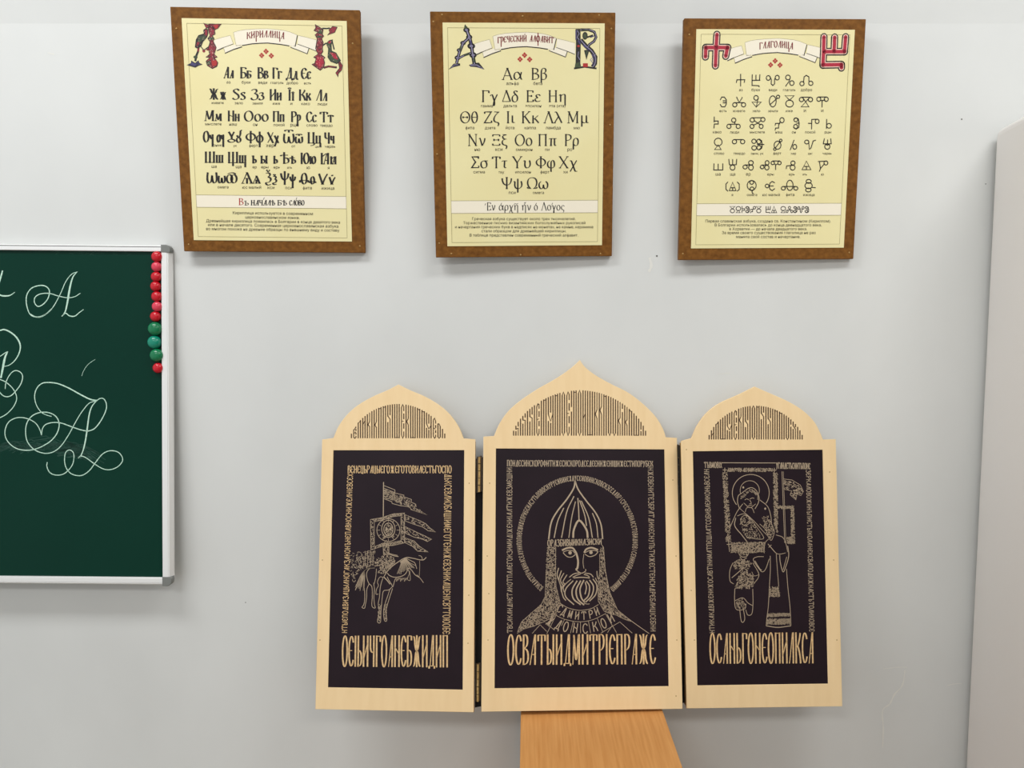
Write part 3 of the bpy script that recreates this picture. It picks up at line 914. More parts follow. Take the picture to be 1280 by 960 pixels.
colA = T(h1, (425, 130), (500, 170), (515, 262), (470, 290), (500, 330), (485, 370), (528, 460), (500, 560), (545, 598), (505, 610), (555, 680), (540, 730), (475, 765), (400, 720), (382, 660), (440, 605), (380, 600), (435, 560), (415, 470), (440, 380), (408, 330), (440, 290), (415, 200))
topA = T(h1, (345, 105), (400, 130), (455, 118), (520, 125), (605, 118), (555, 180), (515, 200), (450, 165), (385, 180))
birdA = T(h1, (345, 208), (380, 185), (405, 200), (412, 255), (392, 310), (335, 375), (310, 440), (255, 470), (225, 455), (238, 350), (275, 285), (355, 262))
footA = T(h1, (105, 715), (165, 690), (170, 655), (225, 690), (270, 652), (285, 690), (325, 705), (270, 722), (225, 748), (170, 732))
art(sheet1, [(M_INK, [('p', grow(colA, 1.0)), ('p', grow(birdA, 0.8)), ('s', T(h1, (275, 450), (265, 520), (240, 580), (225, 660)), 3.6), ('s', T(h1, (300, 440), (350, 500), (420, 450)), 1.6), ('p', grow(footA, 0.5))]),
             (M_MAROON, [('p', colA), ('p', topA), ('s', T(h1, (380, 200), (385, 270), (300, 340), (245, 440)), 4.0), ('s', T(h1, (275, 460), (265, 520)), 2.6), ('p', ellipse(*h1(350, 510), 2.6, 2.6)[:-1]), ('p', ellipse(*h1(402, 490), 1.8, 1.8)[:-1])]),
             (M_GREEN, [('p', ellipse(*h1(455, 330), 4.4, 2.6)[:-1]), ('p', T(h1, (270, 300), (380, 270), (370, 330), (300, 380), (260, 380))), ('p', T(h1, (390, 670), (450, 640), (440, 720), (400, 715))), ('p', ellipse(*h1(228, 600), 3.6, 2.6)[:-1])]),
             (M_NAVY, [('p', footA)]),
             (M_PINK, [('h', colA, 110, 1.6, 0.35), ('h', birdA, 26, 1.8, 0.35, 0.6)]), (M_INK, [('s', colA + colA[:1], 0.9), ('s', birdA + birdA[:1], 0.9), ('s', topA + topA[:1], 0.9), ('s', footA + footA[:1], 0.9), ('h', colA, 50, 1.8, 0.5), ('h', footA, 12, 1.6, 0.5)]), (M_RED, [('p', T(h1, (490, 130), (560, 125), (550, 180), (515, 192))), ('p', T(h1, (465, 650), (540, 650), (535, 725), (470, 730)))])])
colB = T(h2, (745, 128), (820, 175), (862, 200), (850, 270), (870, 295), (840, 330), (865, 390), (850, 470), (858, 520), (830, 560), (890, 605), (870, 625), (885, 680), (872, 745), (820, 790), (760, 748), (700, 705), (740, 690), (760, 620), (725, 600), (790, 555), (765, 510), (755, 470), (775, 330), (745, 280), (790, 240), (728, 215), (755, 180))
birdB = T(h2, (925, 385), (950, 360), (1000, 350), (980, 420), (985, 510), (1050, 540), (1115, 650), (1060, 695), (970, 660), (930, 600), (940, 480), (915, 420))
tailB = T(h2, (1100, 650), (1142, 720), (1130, 790), (1082, 840), (1078, 888), (1045, 830), (1100, 760), (1085, 690))
leafB = T(h2, (945, 205), (1000, 155), (1065, 165), (1030, 240), (925, 280), (960, 240))
art(sheet1, [(M_INK, [('p', grow(colB, 1.0)), ('p', grow(birdB, 0.8)), ('s', T(h2, (850, 182), (915, 185), (960, 178)), 2.4), ('s', T(h2, (990, 360), (1005, 420), (1022, 490)), 2.2), ('s', T(h2, (860, 430), (900, 400), (930, 400)), 2.2), ('s', T(h2, (870, 755), (940, 735), (1060, 750)), 3.4), ('p', grow(tailB, 0.6)), ('p', grow(leafB, 0.4))]),
             (M_MAROON, [('p', colB), ('p', tailB), ('p', leafB), ('s', T(h2, (880, 755), (940, 735), (1040, 745)), 1.6)]),
             (M_GREEN, [('p', birdB), ('p', T(h2, (800, 200), (850, 200), (845, 262), (790, 262))), ('p', T(h2, (770, 290), (850, 290), (830, 320), (780, 322)))]),
             (M_CRIM, [('p', T(h2, (960, 530), (1040, 545), (1080, 640), (1020, 620))), ('p', T(h2, (770, 600), (850, 600), (872, 690), (820, 760), (760, 700))), ('p', ellipse(*h2(955, 380), 2.6, 2.6)[:-1])]),
             (M_PINK, [('h', colB, 130, 1.6, 0.35), ('h', birdB, 30, 2.0, 0.35, 0.5)]), (M_INK, [('s', q + q[:1], 0.9) for q in (colB, birdB, tailB, leafB)] + [('h', colB, 60, 1.8, 0.5), ('h', birdB, 30, 2.2, 0.5, 0.6)])])

# --- Greek sheet
ink, cap_i = Ink(), Ink()
g1, g2 = S2.crop(520, 0, 4.7407), S2.crop(520, 160, 4.7407)
for tf, base, ws in (
        (g1, 472, [('Αα', 510, 630), ('Ββ', 680, 775)]), (g1, 604, [('Γγ', 385, 485), ('Δδ', 508, 606), ('Εε', 650, 740), ('Ηη', 780, 890)]),
        (g1, 729, [('Θθ', 260, 368), ('Ζζ', 400, 495), ('Ιι', 532, 587), ('Κκ', 622, 730), ('Λλ', 757, 867), ('Μμ', 893, 1022)]),
        (g2, 105, [('Νν', 305, 413), ('Ξξ', 450, 543), ('Οο', 585, 690), ('Ππ', 720, 834), ('Ρρ', 877, 965)]),
        (g2, 237, [('Σσ', 325, 428), ('Ττ', 450, 542), ('Υυ', 570, 682), ('Φφ', 708, 827), ('Χχ', 845, 957)]), (g2, 360, [('Ψψ', 505, 632), ('Ωω', 656, 785)])):
    for t, a, b in ws:
        word(ink, t, tf, a, b, base, 67, 14, 5, 8)
        ink.build('letter_pair', M_INK, sheet2, Z3)
        ink = Ink()
for tf, base, ws in (
        (g1, 504, [('альфа', 535, 608), ('бета', 695, 748)]), (g1, 636, [('гамма', 385, 455), ('дельта', 518, 597), ('эпсилон', 648, 742), ('эта (ита)', 788, 885)]),
        (g1, 766, [('фита', 293, 345), ('дзета', 408, 470), ('йота', 532, 583), ('каппа', 643, 710), ('ламбда', 768, 857), ('мю', 935, 970)]),
        (g2, 136, [('ню', 347, 380), ('кси', 470, 512), ('омикрон', 592, 690), ('пи', 765, 790), ('ро', 897, 925)]),
        (g2, 269, [('сигма', 340, 408), ('тау', 488, 522), ('ипсилон', 588, 680), ('ферт', 737, 790), ('хи', 872, 898)]), (g2, 391, [('пси', 550, 590), ('омега', 692, 758)])):
    for t, a, b in ws:
        plain_text(cap_i, t, tf, a, b, base)
        cap_i.build('letter_caption', M_TEXT, sheet2, Z3)
        cap_i = Ink()
strip(P2, sheet2, g2(640, 430)[1], g2(640, 504)[1])
for t, a, b in (('Εν', 418, 470), ('αρχη', 490, 606), ('ην', 625, 682), ('ο', 698, 722), ('Λογος', 742, 880)):
    word(ink, t, g2, a, b, 488, 46, 12, 5, 7)
for x, y in ((410, 452), (504, 449), (643, 449), (710, 449), (806, 449)):
    ink.stroke([g2(x - 2, y + 6), g2(x + 4, y - 5)], 0.9)
ink.stroke([g2(x, y) for x, y in ((580, 453), (588, 448), (596, 452), (604, 447))], 0.8)
ink.stroke([g2(x, y) for x, y in ((640, 443), (652, 441))], 0.8)
for t, a, b, y in (('Греческая азбука существует около трех тысячелетий.', 333, 945, 546), ('Торжественное письмо византийских богослужебных рукописей', 280, 1003, 570),
                   ('и начертания греческих букв в надписях на монетах, на камне, керамике', 232, 1050, 594), ('стали образцом для древнейшей кириллицы.', 388, 890, 618), ('В таблице представлен современный греческий алфавит.', 318, 960, 643)):
    plain_text(cap_i, t, g2, a, b, y)
ink.build('motto_lettering', M_INK, sheet2, Z3)
cap_i.build('note_lettering', M_TEXT, sheet2, Z3)
e1, e2 = S2.crop(550, 20, 11.636), S2.crop(650, 20, 11.636)
stA = [(T(e1, (375, 170), (400, 240), (430, 315), (455, 420), (475, 560), (500, 700)), 6.4), (T(e1, (430, 310), (335, 400), (285, 520), (240, 690)), 5.4), (T(e1, (255, 625), (350, 575), (450, 540)), 3.8)]
knots = [(385, 205, 5.6), (425, 310, 5.4), (455, 440, 6.8), (480, 570, 6.4), (335, 395, 4.8), (280, 500, 4.4), (255, 610, 5.2)]
art(sheet2, [(M_INK, [('s', s, w) for s, w in stA] + [('p', ellipse(*e1(a, b), r, r * 0.75)[:-1]) for a, b, r in knots] +
              [('p', T(e1, (125, 780), (200, 695), (290, 690), (295, 722), (200, 745))), ('p', T(e1, (420, 715), (500, 685), (565, 680), (648, 780), (530, 745), (440, 738))), ('p', T(e1, (362, 122), (412, 180), (345, 205)))]),
             (M_LAV, [('s', s, w * 0.3) for s, w in stA] + [('p', ellipse(*e1(a, b), r * 0.45, r * 0.28)[:-1]) for a, b, r in knots] + [('p', T(e1, (150, 765), (205, 708), (270, 705), (200, 732))), ('s', T(e1, (440, 712), (540, 715), (620, 770)), 1.4)]),
             (M_NAVY, [('h', T(e1, (330, 180), (520, 180), (560, 700), (200, 700)), 150, 2.4, 0.8), ('s', T(e1, (440, 360), (460, 420)), 2.2), ('s', T(e1, (190, 725), (270, 715)), 1.5), ('s', T(e1, (450, 725), (600, 755)), 1.2)][1:]),
             (M_GREEN, [('p', T(e1, (365, 138), (400, 180), (352, 198))), ('s', T(e1, (310, 440), (285, 510)), 2.4), ('s', T(e1, (350, 580), (430, 550)), 2.0), ('s', T(e1, (490, 610), (500, 680)), 2.6)])])
lowB = T(e2, (880, 350), (960, 440), (1040, 510), (1095, 600), (1090, 690), (1055, 745))
topB = T(e2, (880, 205), (990, 200), (1080, 235), (1105, 310), (1075, 370), (1010, 415), (985, 455))
art(sheet2, [(M_INK, [('s', T(e2, (843, 190), (848, 380), (845, 560), (840, 765)), 8.4), ('s', topB, 4.6), ('s', lowB, 7.4), ('s', T(e2, (785, 765), (940, 740), (1112, 765)), 3.0), ('p', ellipse(*e2(945, 290), 4.6, 6.4)[:-1]), ('s', T(e2, (920, 330), (1010, 300), (1060, 280)), 2.6), ('p', T(e2, (930, 500), (1010, 490), (965, 640)))]),
             (M_LAV, [('s', catmull(topB), 1.0), ('s', catmull(lowB), 1.2), ('s', T(e2, (830, 210), (860, 260), (830, 310), (860, 350)), 0.9), ('s', T(e2, (850, 520), (840, 590), (870, 640)), 1.0), ('s', T(e2, (1100, 560), (1020, 640), (1060, 690)), 0.9), ('s', T(e2, (1075, 600), (1040, 660), (1090, 720)), 0.8)]),
             (M_NAVY, [('s', T(e2, (815, 200), (815, 350)), 2.4), ('s', T(e2, (840, 365), (880, 400)), 4.0), ('s', T(e2, (1050, 560), (1080, 640), (1060, 720)), 3.0), ('s', T(e2, (920, 420), (1000, 500)), 2.6), ('s', T(e2, (1020, 315), (1080, 290)), 1.4)]),
             (M_GREEN, [('p', ellipse(*e2(945, 295), 3.2, 4.6)[:-1]), ('p', T(e2, (945, 515), (990, 510), (965, 610))), ('p', T(e2, (805, 690), (870, 670), (890, 750), (795, 752))), ('s', T(e2, (900, 205), (1000, 205)), 1.4)]),
             (M_RED, [('p', T(e2, (915, 690), (985, 690), (985, 745), (915, 745))), ('p', ellipse(*e2(850, 440), 2.4, 1.8)[:-1])])])

# --- Glagolitic sheet: signs drawn as rings and bars
ink, cap_i = Ink(), Ink()
t1, t2 = S3.crop(880, 85, 7.5294), S3.crop(880, 165, 7.5294)
GL = [
    (t1, 'L 343 60 343 170; P 303 138 308 112 382 112 377 136'), (t1, 'P 452 65 450 165 515 168 517 178; L 487 68 487 118; L 524 65 520 118; L 452 118 524 116'),
    (t1, 'E 603 95 19 22; E 687 92 19 22; P 620 85 632 110 630 150 645 166 662 150 662 110 670 92'), (t1, 'E 788 90 22 22; E 825 143 20 22; P 806 100 800 125 766 172'), (t1, 'E 920 148 20 20; E 1003 145 20 20; P 935 135 940 85 960 70 985 85 985 125'),
    (t1, 'P 152 300 165 275 190 275 208 300 208 340 195 366 165 366 152 345; L 178 310 206 310; L 178 328 206 328'), (t1, 'E 288 347 20 20; E 370 347 20 20; P 306 276 330 326 358 278; L 288 327 370 327'), (t1, 'E 488 282 21 22; P 508 285 490 368 450 322 537 322 490 368'),
    (t1, 'E 645 315 32 52; E 695 272 15 15; L 620 345 688 285'), (t1, 'P 762 262 846 262 804 304 762 262; E 803 336 36 32'), (t1, 'E 915 298 20 20; E 1000 298 20 20; L 915 276 1000 276; P 930 285 955 320 985 285; P 955 320 912 366 985 366 955 320'), (t1, 'E 1078 295 19 20; E 1148 295 19 20; L 1075 274 1150 274; P 1092 305 1110 310 1135 300; L 1110 305 1108 368'),
    (t1, 'P 95 462 95 510; P 92 500 132 500 132 528 96 528 92 566'), (t1, 'E 233 550 19 20; E 320 550 19 20; E 278 492 20 20; L 233 530 320 530; L 290 505 286 530'), (t1, 'E 452 490 20 20; E 552 486 20 20; E 450 550 18 20; E 536 550 18 20; L 452 469 552 469; P 470 495 505 520 536 495; P 505 520 460 540; P 505 520 530 535'),
    (t1, 'E 732 492 20 24; P 715 505 700 540 700 566 672 566 668 585; P 668 540 672 522 712 522'), (t1, 'P 842 485 860 470 885 480 893 520 890 560 865 576 842 560; E 860 552 18 20; E 862 488 18 18; L 870 520 892 520'), (t1, 'E 1063 503 18 20; P 1010 575 1012 485 1062 483; L 980 522 1012 522'), (t1, 'P 1152 485 1150 570; E 1174 545 22 22'),
    (t2, 'E 132 95 36 36; P 132 122 98 166 160 166 132 122'), (t2, 'E 285 92 20 20; E 362 92 20 20; L 285 72 362 72'), (t2, 'E 468 88 20 20; E 515 90 20 22; E 470 150 22 20; E 516 148 20 20; P 540 80 545 118 540 155; L 500 118 562 118; L 515 70 540 90; L 516 168 545 140'), (t2, 'E 690 125 32 38; E 665 162 12 12; E 720 80 12 12; L 668 152 716 90'), (t2, 'L 845 78 810 168; E 852 140 18 22'), (t2, 'E 965 95 20 18; P 982 85 990 165 1005 150 1025 85 1048 78'), (t2, 'P 1130 65 1120 112 1195 112 1190 65; L 1160 75 1160 112; E 1158 138 24 25; P 1140 112 1158 126 1180 112'),
    (t2, 'P 92 300 90 358 175 358 175 300; L 132 302 132 358'), (t2, 'P 232 258 238 310 302 308 306 258; L 268 260 268 310; E 267 335 23 24'), (t2, 'E 385 330 20 18; E 440 290 22 20; E 440 335 22 24; L 385 310 440 312'), (t2, 'E 545 330 17 17; E 592 290 18 20; E 590 335 20 22; L 545 312 590 312; E 645 292 16 16; E 708 292 16 16; L 645 273 708 273; L 672 310 672 354; P 660 300 674 310 692 300'),
    (t2, 'E 835 292 20 19; E 832 335 23 24; P 772 345 775 320 832 314'), (t2, 'P 962 275 920 355 1004 355 962 275; L 945 325 980 325; L 962 325 962 355'), (t2, 'E 1145 292 18 19; L 1074 278 1148 275; P 1084 280 1094 345 1084 370; P 1094 345 1130 300'),
    (t2, 'P 222 472 205 490 205 540 222 556; P 312 472 330 490 330 540 312 556; P 268 475 235 552 300 552 268 475; L 252 525 286 525; L 268 525 268 552'), (t2, 'E 447 503 42 46; E 447 475 18 17; E 450 535 18 17; P 450 552 452 575 462 578'), (t2, 'P 662 478 640 466 620 480 610 510 620 540 640 552 662 535; L 612 508 650 508; E 592 508 17 17'),
    (t2, 'E 806 502 30 48; E 745 530 19 17; E 862 530 19 17; L 745 513 862 513'), (t2, 'E 983 465 24 18; E 982 505 34 28; E 980 546 26 18; L 1016 522 1046 524'),
]


def glag(ink, tf, spec, w, cap=True):
    for it in spec.split(';'):
        a = it.split()
        v = [float(x) for x in a[1:]]
        if a[0] == 'E':
            ink.stroke([tf(x, y) for x, y in ellipse(v[0], v[1], v[2], v[3])], w)
        else:
            ink.stroke([tf(v[i], v[i + 1]) for i in range(0, len(v), 2)], w, True)


for lo, hi in ((0, 5), (5, 12), (12, 19), (19, 26), (26, 33), (33, 99)):
    for tf, sp in GL[lo:hi]:
        glag(ink, tf, sp, 1.6)
        ink.build('letter_pair', M_INK, sheet3, Z3)
        ink = Ink()
for tf, base, ws in (
        (t1, 219, [('аз', 328, 362), ('буки', 445, 522), ('веди', 608, 685), ('глаголь', 742, 860), ('добро', 908, 1015)]), (t1, 416, [('есть', 143, 213), ('живете', 268, 385), ('зело', 455, 527), ('земля', 600, 693), ('иже', 768, 832), ('и', 937, 957), ('и', 1101, 1121)]),
        (t1, 616, [('како', 82, 162), ('люди', 242, 328), ('мыслете', 430, 570), ('наш', 670, 735), ('он', 825, 862), ('покой', 950, 1045), ('рцы', 1133, 1195)]),
        (t2, 213, [('слово', 92, 188), ('твердо', 275, 385), ('оник, ук', 440, 557), ('ферт', 650, 725), ('хер', 815, 865), ('цы', 977, 1015), ('червь', 1115, 1200)]),
        (t2, 410, [('ша', 107, 155), ('ща', 245, 293), ('ер', 393, 437), ('еры', 593, 655), ('ерь', 797, 852), ('ять', 925, 968), ('ю', 1100, 1125)]), (t2, 603, [('я', 257, 272), ('омега', 402, 498), ('юс малый', 548, 712), ('фита', 770, 848), ('ижица', 932, 1038)])):
    for t, a, b in ws:
        plain_text(cap_i, t, tf, a, b, base)
        cap_i.build('letter_caption', M_TEXT, sheet3, Z3)
        cap_i = Ink()
b3 = S3.crop(865, 245, 6.564)
strip(P3, sheet3, b3(640, 62)[1], b3(640, 160)[1])
BB = {9: (762, 848, 262, 368), 19: (92, 172, 58, 168), 12: (88, 135, 462, 568), 16: (838, 897, 468, 576), 15: (665, 755, 468, 585), 1: (445, 526, 65, 172), 31: (918, 1006, 274, 356), 13: (212, 340, 472, 572), 2: (582, 708, 70, 168)}
for idx, a, b in ((9, 310, 352), (19, 358, 400), (12, 405, 432), (16, 437, 472), (15, 478, 522), (9, 526, 568), (1, 603, 642), (31, 648, 694), (19, 725, 768), (13, 768, 826), (16, 830, 862), (2, 866, 918), (16, 924, 958)):
    x0, x1, y0, y1 = BB[idx]
    glag(ink, lambda x, y: b3(a + (x - x0) * (b - a) / (x1 - x0), 86 + (y - y0) * 52 / (y1 - y0)), GL[idx][1], 1.3)
for t, a, b, y in (('Первая славянская азбука, создана св. Константином (Кириллом).', 110, 1137, 217), ('В Болгарии использовалась до конца двенадцатого века,', 185, 1062, 249), ('в Хорватии — до начала двадцатого века.', 305, 942, 281),
                   ('За время своего существования глаголица не раз', 245, 1012, 312), ('меняла свой состав и начертание.', 360, 887, 345)):
    plain_text(cap_i, t, b3, a, b, y)
ink.build('motto_lettering', M_INK, sheet3, Z3)
cap_i.build('note_lettering', M_TEXT, sheet3, Z3)
f1, f2 = S3.crop(870, 30, 11.636), S3.crop(960, 30, 11.636)
az = [T(f1, (302, 155), (290, 340), (280, 610)), T(f1, (138, 345), (300, 345), (460, 345)), T(f1, (140, 345), (135, 480)), T(f1, (455, 345), (430, 470))]
bu = [T(f2, (810, 190), (805, 400), (795, 600)), T(f2, (965, 195), (958, 400)), T(f2, (1125, 190), (1108, 400)), T(f2, (815, 405), (1110, 405)), T(f2, (795, 597), (940, 595), (1065, 592)), T(f2, (1065, 592), (1065, 640))]
for st in (az, bu):
    art(sheet3, [(M_INK, [('s', s, 13.2, 1) for s in st]), (M_PINK, [('s', s, 9.0, 1) for s in st]), (M_CRIM, [('s', s, 6.0, 1) for s in st])])

# ------------------------------------------------------------------ narrow wooden stand carrying the triptych
DM = Matrix.Translation((0.1385, -0.33, 0.0)) @ Matrix.Rotation(-1.2 * D2R, 4, 'Z')
desk = thing('wooden_stand', DM, 'narrow light brown wood-grain stand below the triptych at bottom of photo', 'stand')
DZ = 0.7802
bm_obj('top_panel', box_bm(-0.127, 0.127, -0.27, 0.315, DZ - 0.018, DZ, 0.0008, 1), M_DESK, desk)
for s in (-1, 1):
    bm_obj('side_panel', box_bm(s * 0.117 - 0.009, s * 0.117 + 0.009, -0.262, 0.31, 0.0, DZ - 0.018), M_DESK, desk)
bm_obj('front_panel', box_bm(-0.108, 0.108, -0.258, -0.242, 0.06, DZ - 0.018), M_DESK, desk)

# ------------------------------------------------------------------ carved three-leaf wooden triptych
LMAT = plane_matrix(-0.2099, -0.088, 1.0217, -10.2, -3.46, 0.63)
CMAT = plane_matrix(0.1264, -0.088, 1.0247, -10.84, 3.26, -0.83)
RMAT = plane_matrix(0.4521, -0.088, 1.0209, -6.12, 0.22, 0.65)
TROOT = Matrix.Translation((0.1264, -0.13, DZ))
trip = thing('folding_triptych', TROOT, 'three-leaf pale plywood triptych with dark engraved panels standing against the wall', 'triptych')
TI = TROOT.inverted()


def half(tf, pts):
    k = max(range(len(pts)), key=lambda i: -pts[i][1])
    return catmull([tf(*p) for p in pts[:k + 1]], 5)[:-1] + catmull([tf(*p) for p in pts[k:]], 5)


def leaf(name, M, w, h, arch, hole, label):
    """leaf: birch face with an arched head and a rectangular opening, box sides behind, dark panel in the opening"""
    S = Survey(M)
    o = plate(name, [[(-w / 2, -h / 2), (w / 2, -h / 2), (w / 2, h / 2)] + arch[::-1] + [(-w / 2, h / 2)], [(hole[0], hole[2]), (hole[0], hole[3]), (hole[1], hole[3]), (hole[1], hole[2])]], -7, 0, M_PLY, trip, TI @ M, 0.6)
    o['label'] = label
    bm = bmesh.new()
    t = 8
    for x0, x1, y0, y1 in ((-w / 2 + 1, -w / 2 + 1 + t, -h / 2 + 1, h / 2 - 4), (w / 2 - 1 - t, w / 2 - 1, -h / 2 + 1, h / 2 - 4), (-w / 2 + 1 + t, w / 2 - 1 - t, -h / 2 + 1, -h / 2 + 1 + t), (-w / 2 + 1 + t, w / 2 - 1 - t, h / 2 - 4 - t, h / 2 - 4)):
        box_bm(x0 / 1000, x1 / 1000, y0 / 1000, y1 / 1000, -0.021, -0.0071, bm=bm)
    bm_obj('box_side', bm, M_PLYS, o)
    pan = bm_obj('dark_panel', box_bm(hole[0] / 1000 - 0.004, hole[1] / 1000 + 0.004, hole[2] / 1000 - 0.004, hole[3] / 1000 + 0.004, -0.006, -0.0016), M_PANEL, o)
    return o, S


ZP = -1.35
lc, lc2 = Survey(LMAT).crop(380, 470, 4.3636), Survey(LMAT).crop(380, 680, 4.3636)
archL = half(lc, [(160, 338), (190, 270), (240, 205), (300, 155), (380, 110), (460, 75), (515, 46), (580, 78), (660, 112), (740, 160), (800, 215), (845, 280), (870, 340)])
cc3 = Survey(CMAT).crop(590, 440, 4.364)
archC = half(cc3, [(120, 458), (150, 390), (200, 320), (270, 260), (360, 200), (440, 155), (510, 110), (555, 75), (588, 43), (620, 85), (680, 130), (760, 175), (850, 220), (930, 280), (1000, 350), (1040, 415), (1058, 465)])
rc = Survey(RMAT).crop(830, 470, 4.3625)
archR = half(rc, [(150, 340), (185, 265), (240, 195), (310, 145), (400, 105), (495, 58), (580, 95), (680, 140), (760, 190), (820, 250), (850, 305), (868, 347)])
leafL, SL = leaf('side_leaf', LMAT, 285.3, 481.7, archL, (-120.8, 122.6, -202.9, 221.0), 'left leaf of the triptych, engraved with a rider and banners')
leafC, SC = leaf('centre_leaf', CMAT, 359.8, 484.0, archC, (-156.8, 155.8, -202.8, 220.4), 'wide middle leaf of the triptych, engraved with a bearded man in a pointed helmet')
leafR, SR = leaf('side_leaf', RMAT, 281.5, 480.9, archR, (-120.2, 116.2, -200.0, 221.6), 'right leaf of the triptych, engraved with robed figures and an icon')


# pierced lettering in the three arched heads
def arch_text(S, x0, y0, s, base, xl, xr, peak, nbars, seed, leafobj):
    """tall interlaced letters cut through the head: upright bars to the curve of the arch, broken and joined like ligatures"""
    rnd = random.Random(seed)
    tf = S.crop(x0, y0, s)
    i = Ink()
    xm, hw, H = (xl + xr) / 2, (xr - xl) / 2, base - peak
    p = (xr - xl) / nbars
    W = 2.15

    def top(x):
        t = max(-0.99, min(0.99, (x - xm) / hw))
        return base - H * (1 - t * t) ** 0.66

    def go(pts, w=W):
        i.stroke([tf(*q) for q in pts], w)

    k = 0
    while k < nbars:
        x = xl + (k + 0.5) * p
        h = base - top(x)
        left = nbars - k
        kind = rnd.choice('IIPPNNOKEUMYHW') if left > 3 and h > 60 else 'I'
        y = lambda f, xx: base - (base - top(xx)) * f
        x2 = x + p
        if kind == 'I':
            g = rnd.uniform(0.3, 0.8)
            if h > 90 and rnd.random() < 0.4:
                go([(x, base), (x, y(g - 0.05, x))])
                go([(x, y(g + 0.05, x)), (x, top(x))])
            else:
                go([(x, base), (x, top(x))])
            k += 1
        elif kind in 'PN':
            go([(x, base), (x, top(x))])
            go([(x2, base), (x2, top(x2))])
            if kind == 'P':
                go([(x, y(0.96, x)), (x2, y(0.96, x2))], 1.3)
            else:
                g = rnd.uniform(0.3, 0.7)
                go([(x, y(g, x)), (x2, y(g + 0.12, x2))], 1.4)
            k += 2
        elif kind in 'OU':
            f = 0.94 if kind == 'O' else 1.0
            go([(x, y(0.06, x)), (x, y(f, x))])
            go([(x2, y(0.06, x2)), (x2, y(f, x2))])
            go([(x, y(0.08, x)), ((x + x2) / 2, base), (x2, y(0.08, x2))], 1.6)
            if kind == 'O':
                go([(x, y(0.93, x)), ((x + x2) / 2, y(1.0, (x + x2) / 2)), (x2, y(0.93, x2))], 1.6)
            k += 2
        elif kind in 'KH':
            go([(x, base), (x, top(x))])
            g = rnd.uniform(0.4, 0.65)
            go([(x2, base), (x2, y(g - 0.1, x2)), (x + p * 0.3, y(g, x)), (x2, y(g + 0.1, x2)), (x2, top(x2))], 1.7)
            k += 2
        elif kind == 'E':
            go([(x2, y(0.8, x2)), (x2, y(0.93, x2)), ((x + x2) / 2, y(0.99, x)), (x, y(0.9, x)), (x, y(0.1, x)), ((x + x2) / 2, base), (x2, y(0.07, x2)), (x2, y(0.2, x2))], 1.8)
            go([(x, y(0.5, x)), (x2, y(0.5, x2))], 1.3)
            go([(x2, y(0.28, x2)), (x2, y(0.44, x2))])
            go([(x2, y(0.56, x2)), (x2, y(0.73, x2))])
            k += 2
        elif kind in 'YM':
            x3 = x + 2 * p
            g = rnd.uniform(0.45, 0.7)
            go([(x, y(g + 0.08, x)), (x, top(x))])
            go([(x, y(g - 0.08, x)), (x, base)])
            go([(x3, base), (x3, top(x3))])
            go([(x2, base), (x2, y(g, x2)), (x, y(g + 0.1, x))] if kind == 'Y' else [(x, y(g + 0.08, x)), (x2, y(g - 0.1, x2)), (x3, y(g + 0.08, x3))], 1.7)
            go([(x2, y(g + 0.12, x2)), (x2, top(x2))])
            if kind == 'M':
                go([(x2, base), (x2, y(g - 0.14, x2))])
            k += 3
        else:
            x3 = x + 2 * p
            for xx in (x, x2, x3):
                go([(xx, base), (xx, top(xx))])
            go([(x, y(0.02, x)), (x3, y(0.02, x3))], 1.3)
            k += 3
    i.build('pierced_lettering', M_SLOT, leafobj, 0.12)


arch_text(SL, 410, 480, 7.1111, 482, 198, 1048, 178, 42, 3, leafL)
arch_text(SC, 610, 470, 5.565, 415, 170, 1104, 100, 58, 5, leafC)
arch_text(SR, 860, 480, 7.1111, 493, 178, 1025, 193, 42, 9, leafR)


def px_band(ink, S, text, a, b, ha, hb, thick, thin=None, gap=7, leaf=None, m=None):
    """a, b: photo ends of the letters' feet; ha, hb: photo ends of their heads"""
    A, B, HA, HB = S.px(*a), S.px(*b), S.px(*ha), S.px(*hb)
    band(ink, text, A, B, math.hypot(HA[0] - A[0], HA[1] - A[1]), math.hypot(HB[0] - B[0], HB[1] - B[1]), thick, thin, gap)
    if leaf:
        ink.build('border_lettering', m, leaf, ZP)


# left leaf
big, small, draw = Ink(), Ink(), Ink()
px_band(big, SL, 'ОЄІЬИЧГОАНЕБЖИДИП', (426.5, 833.5), (560.5, 834.5), (426.5, 795), (560.5, 794), 2.9, 1.3, 7)
px_band(Ink(), SL, 'ВЕНЕЦЬРАЦЫЕГОЖЕГОТОВИЛЕСТЬГОСПО', (433.9, 591.5), (564.5, 591.5), (433.9, 582), (564.5, 582), 1.5, 1.0, leaf=leafL, m=M_GOLD)
px_band(Ink(), SL, 'НТЫЄПОДВИЗАЦЫЛНОГАКЗАКОНЪНЕПАВНОСНИЖЕЛНІЕВСЕХ', (433.6, 792), (441, 592), (427, 792), (434, 592), 1.35, 0.95, leaf=leafL, m=M_GOLD)
px_band(Ink(), SL, 'ДЬКСЕВЛИОБЯЩІИМЕГОТЄНИЖЄВЗНИКАЩЄНІСВТТОЮОБЄ', (555.6, 592), (553.2, 793), (564.5, 592), (562.3, 793), 1.35, 0.95, leaf=leafL, m=M_GOLD)
A, B = SL.crop(430, 590, 9.143), SL.crop(420, 690, 8.5333)


def ln(tf, pts, w=1.0, n=5):
    draw.stroke(catmull([tf(*p) for p in pts], n), w)


def pl(tf, pts, w=1.0):
    draw.stroke([tf(*p) for p in pts], w)


def ht(tf, pts, n, l=3.0, w=0.7, ang=None, jit=0.5):
    draw.hatch([tf(*p) for p in pts], int(n * 1.35), l, w, ang, jit)


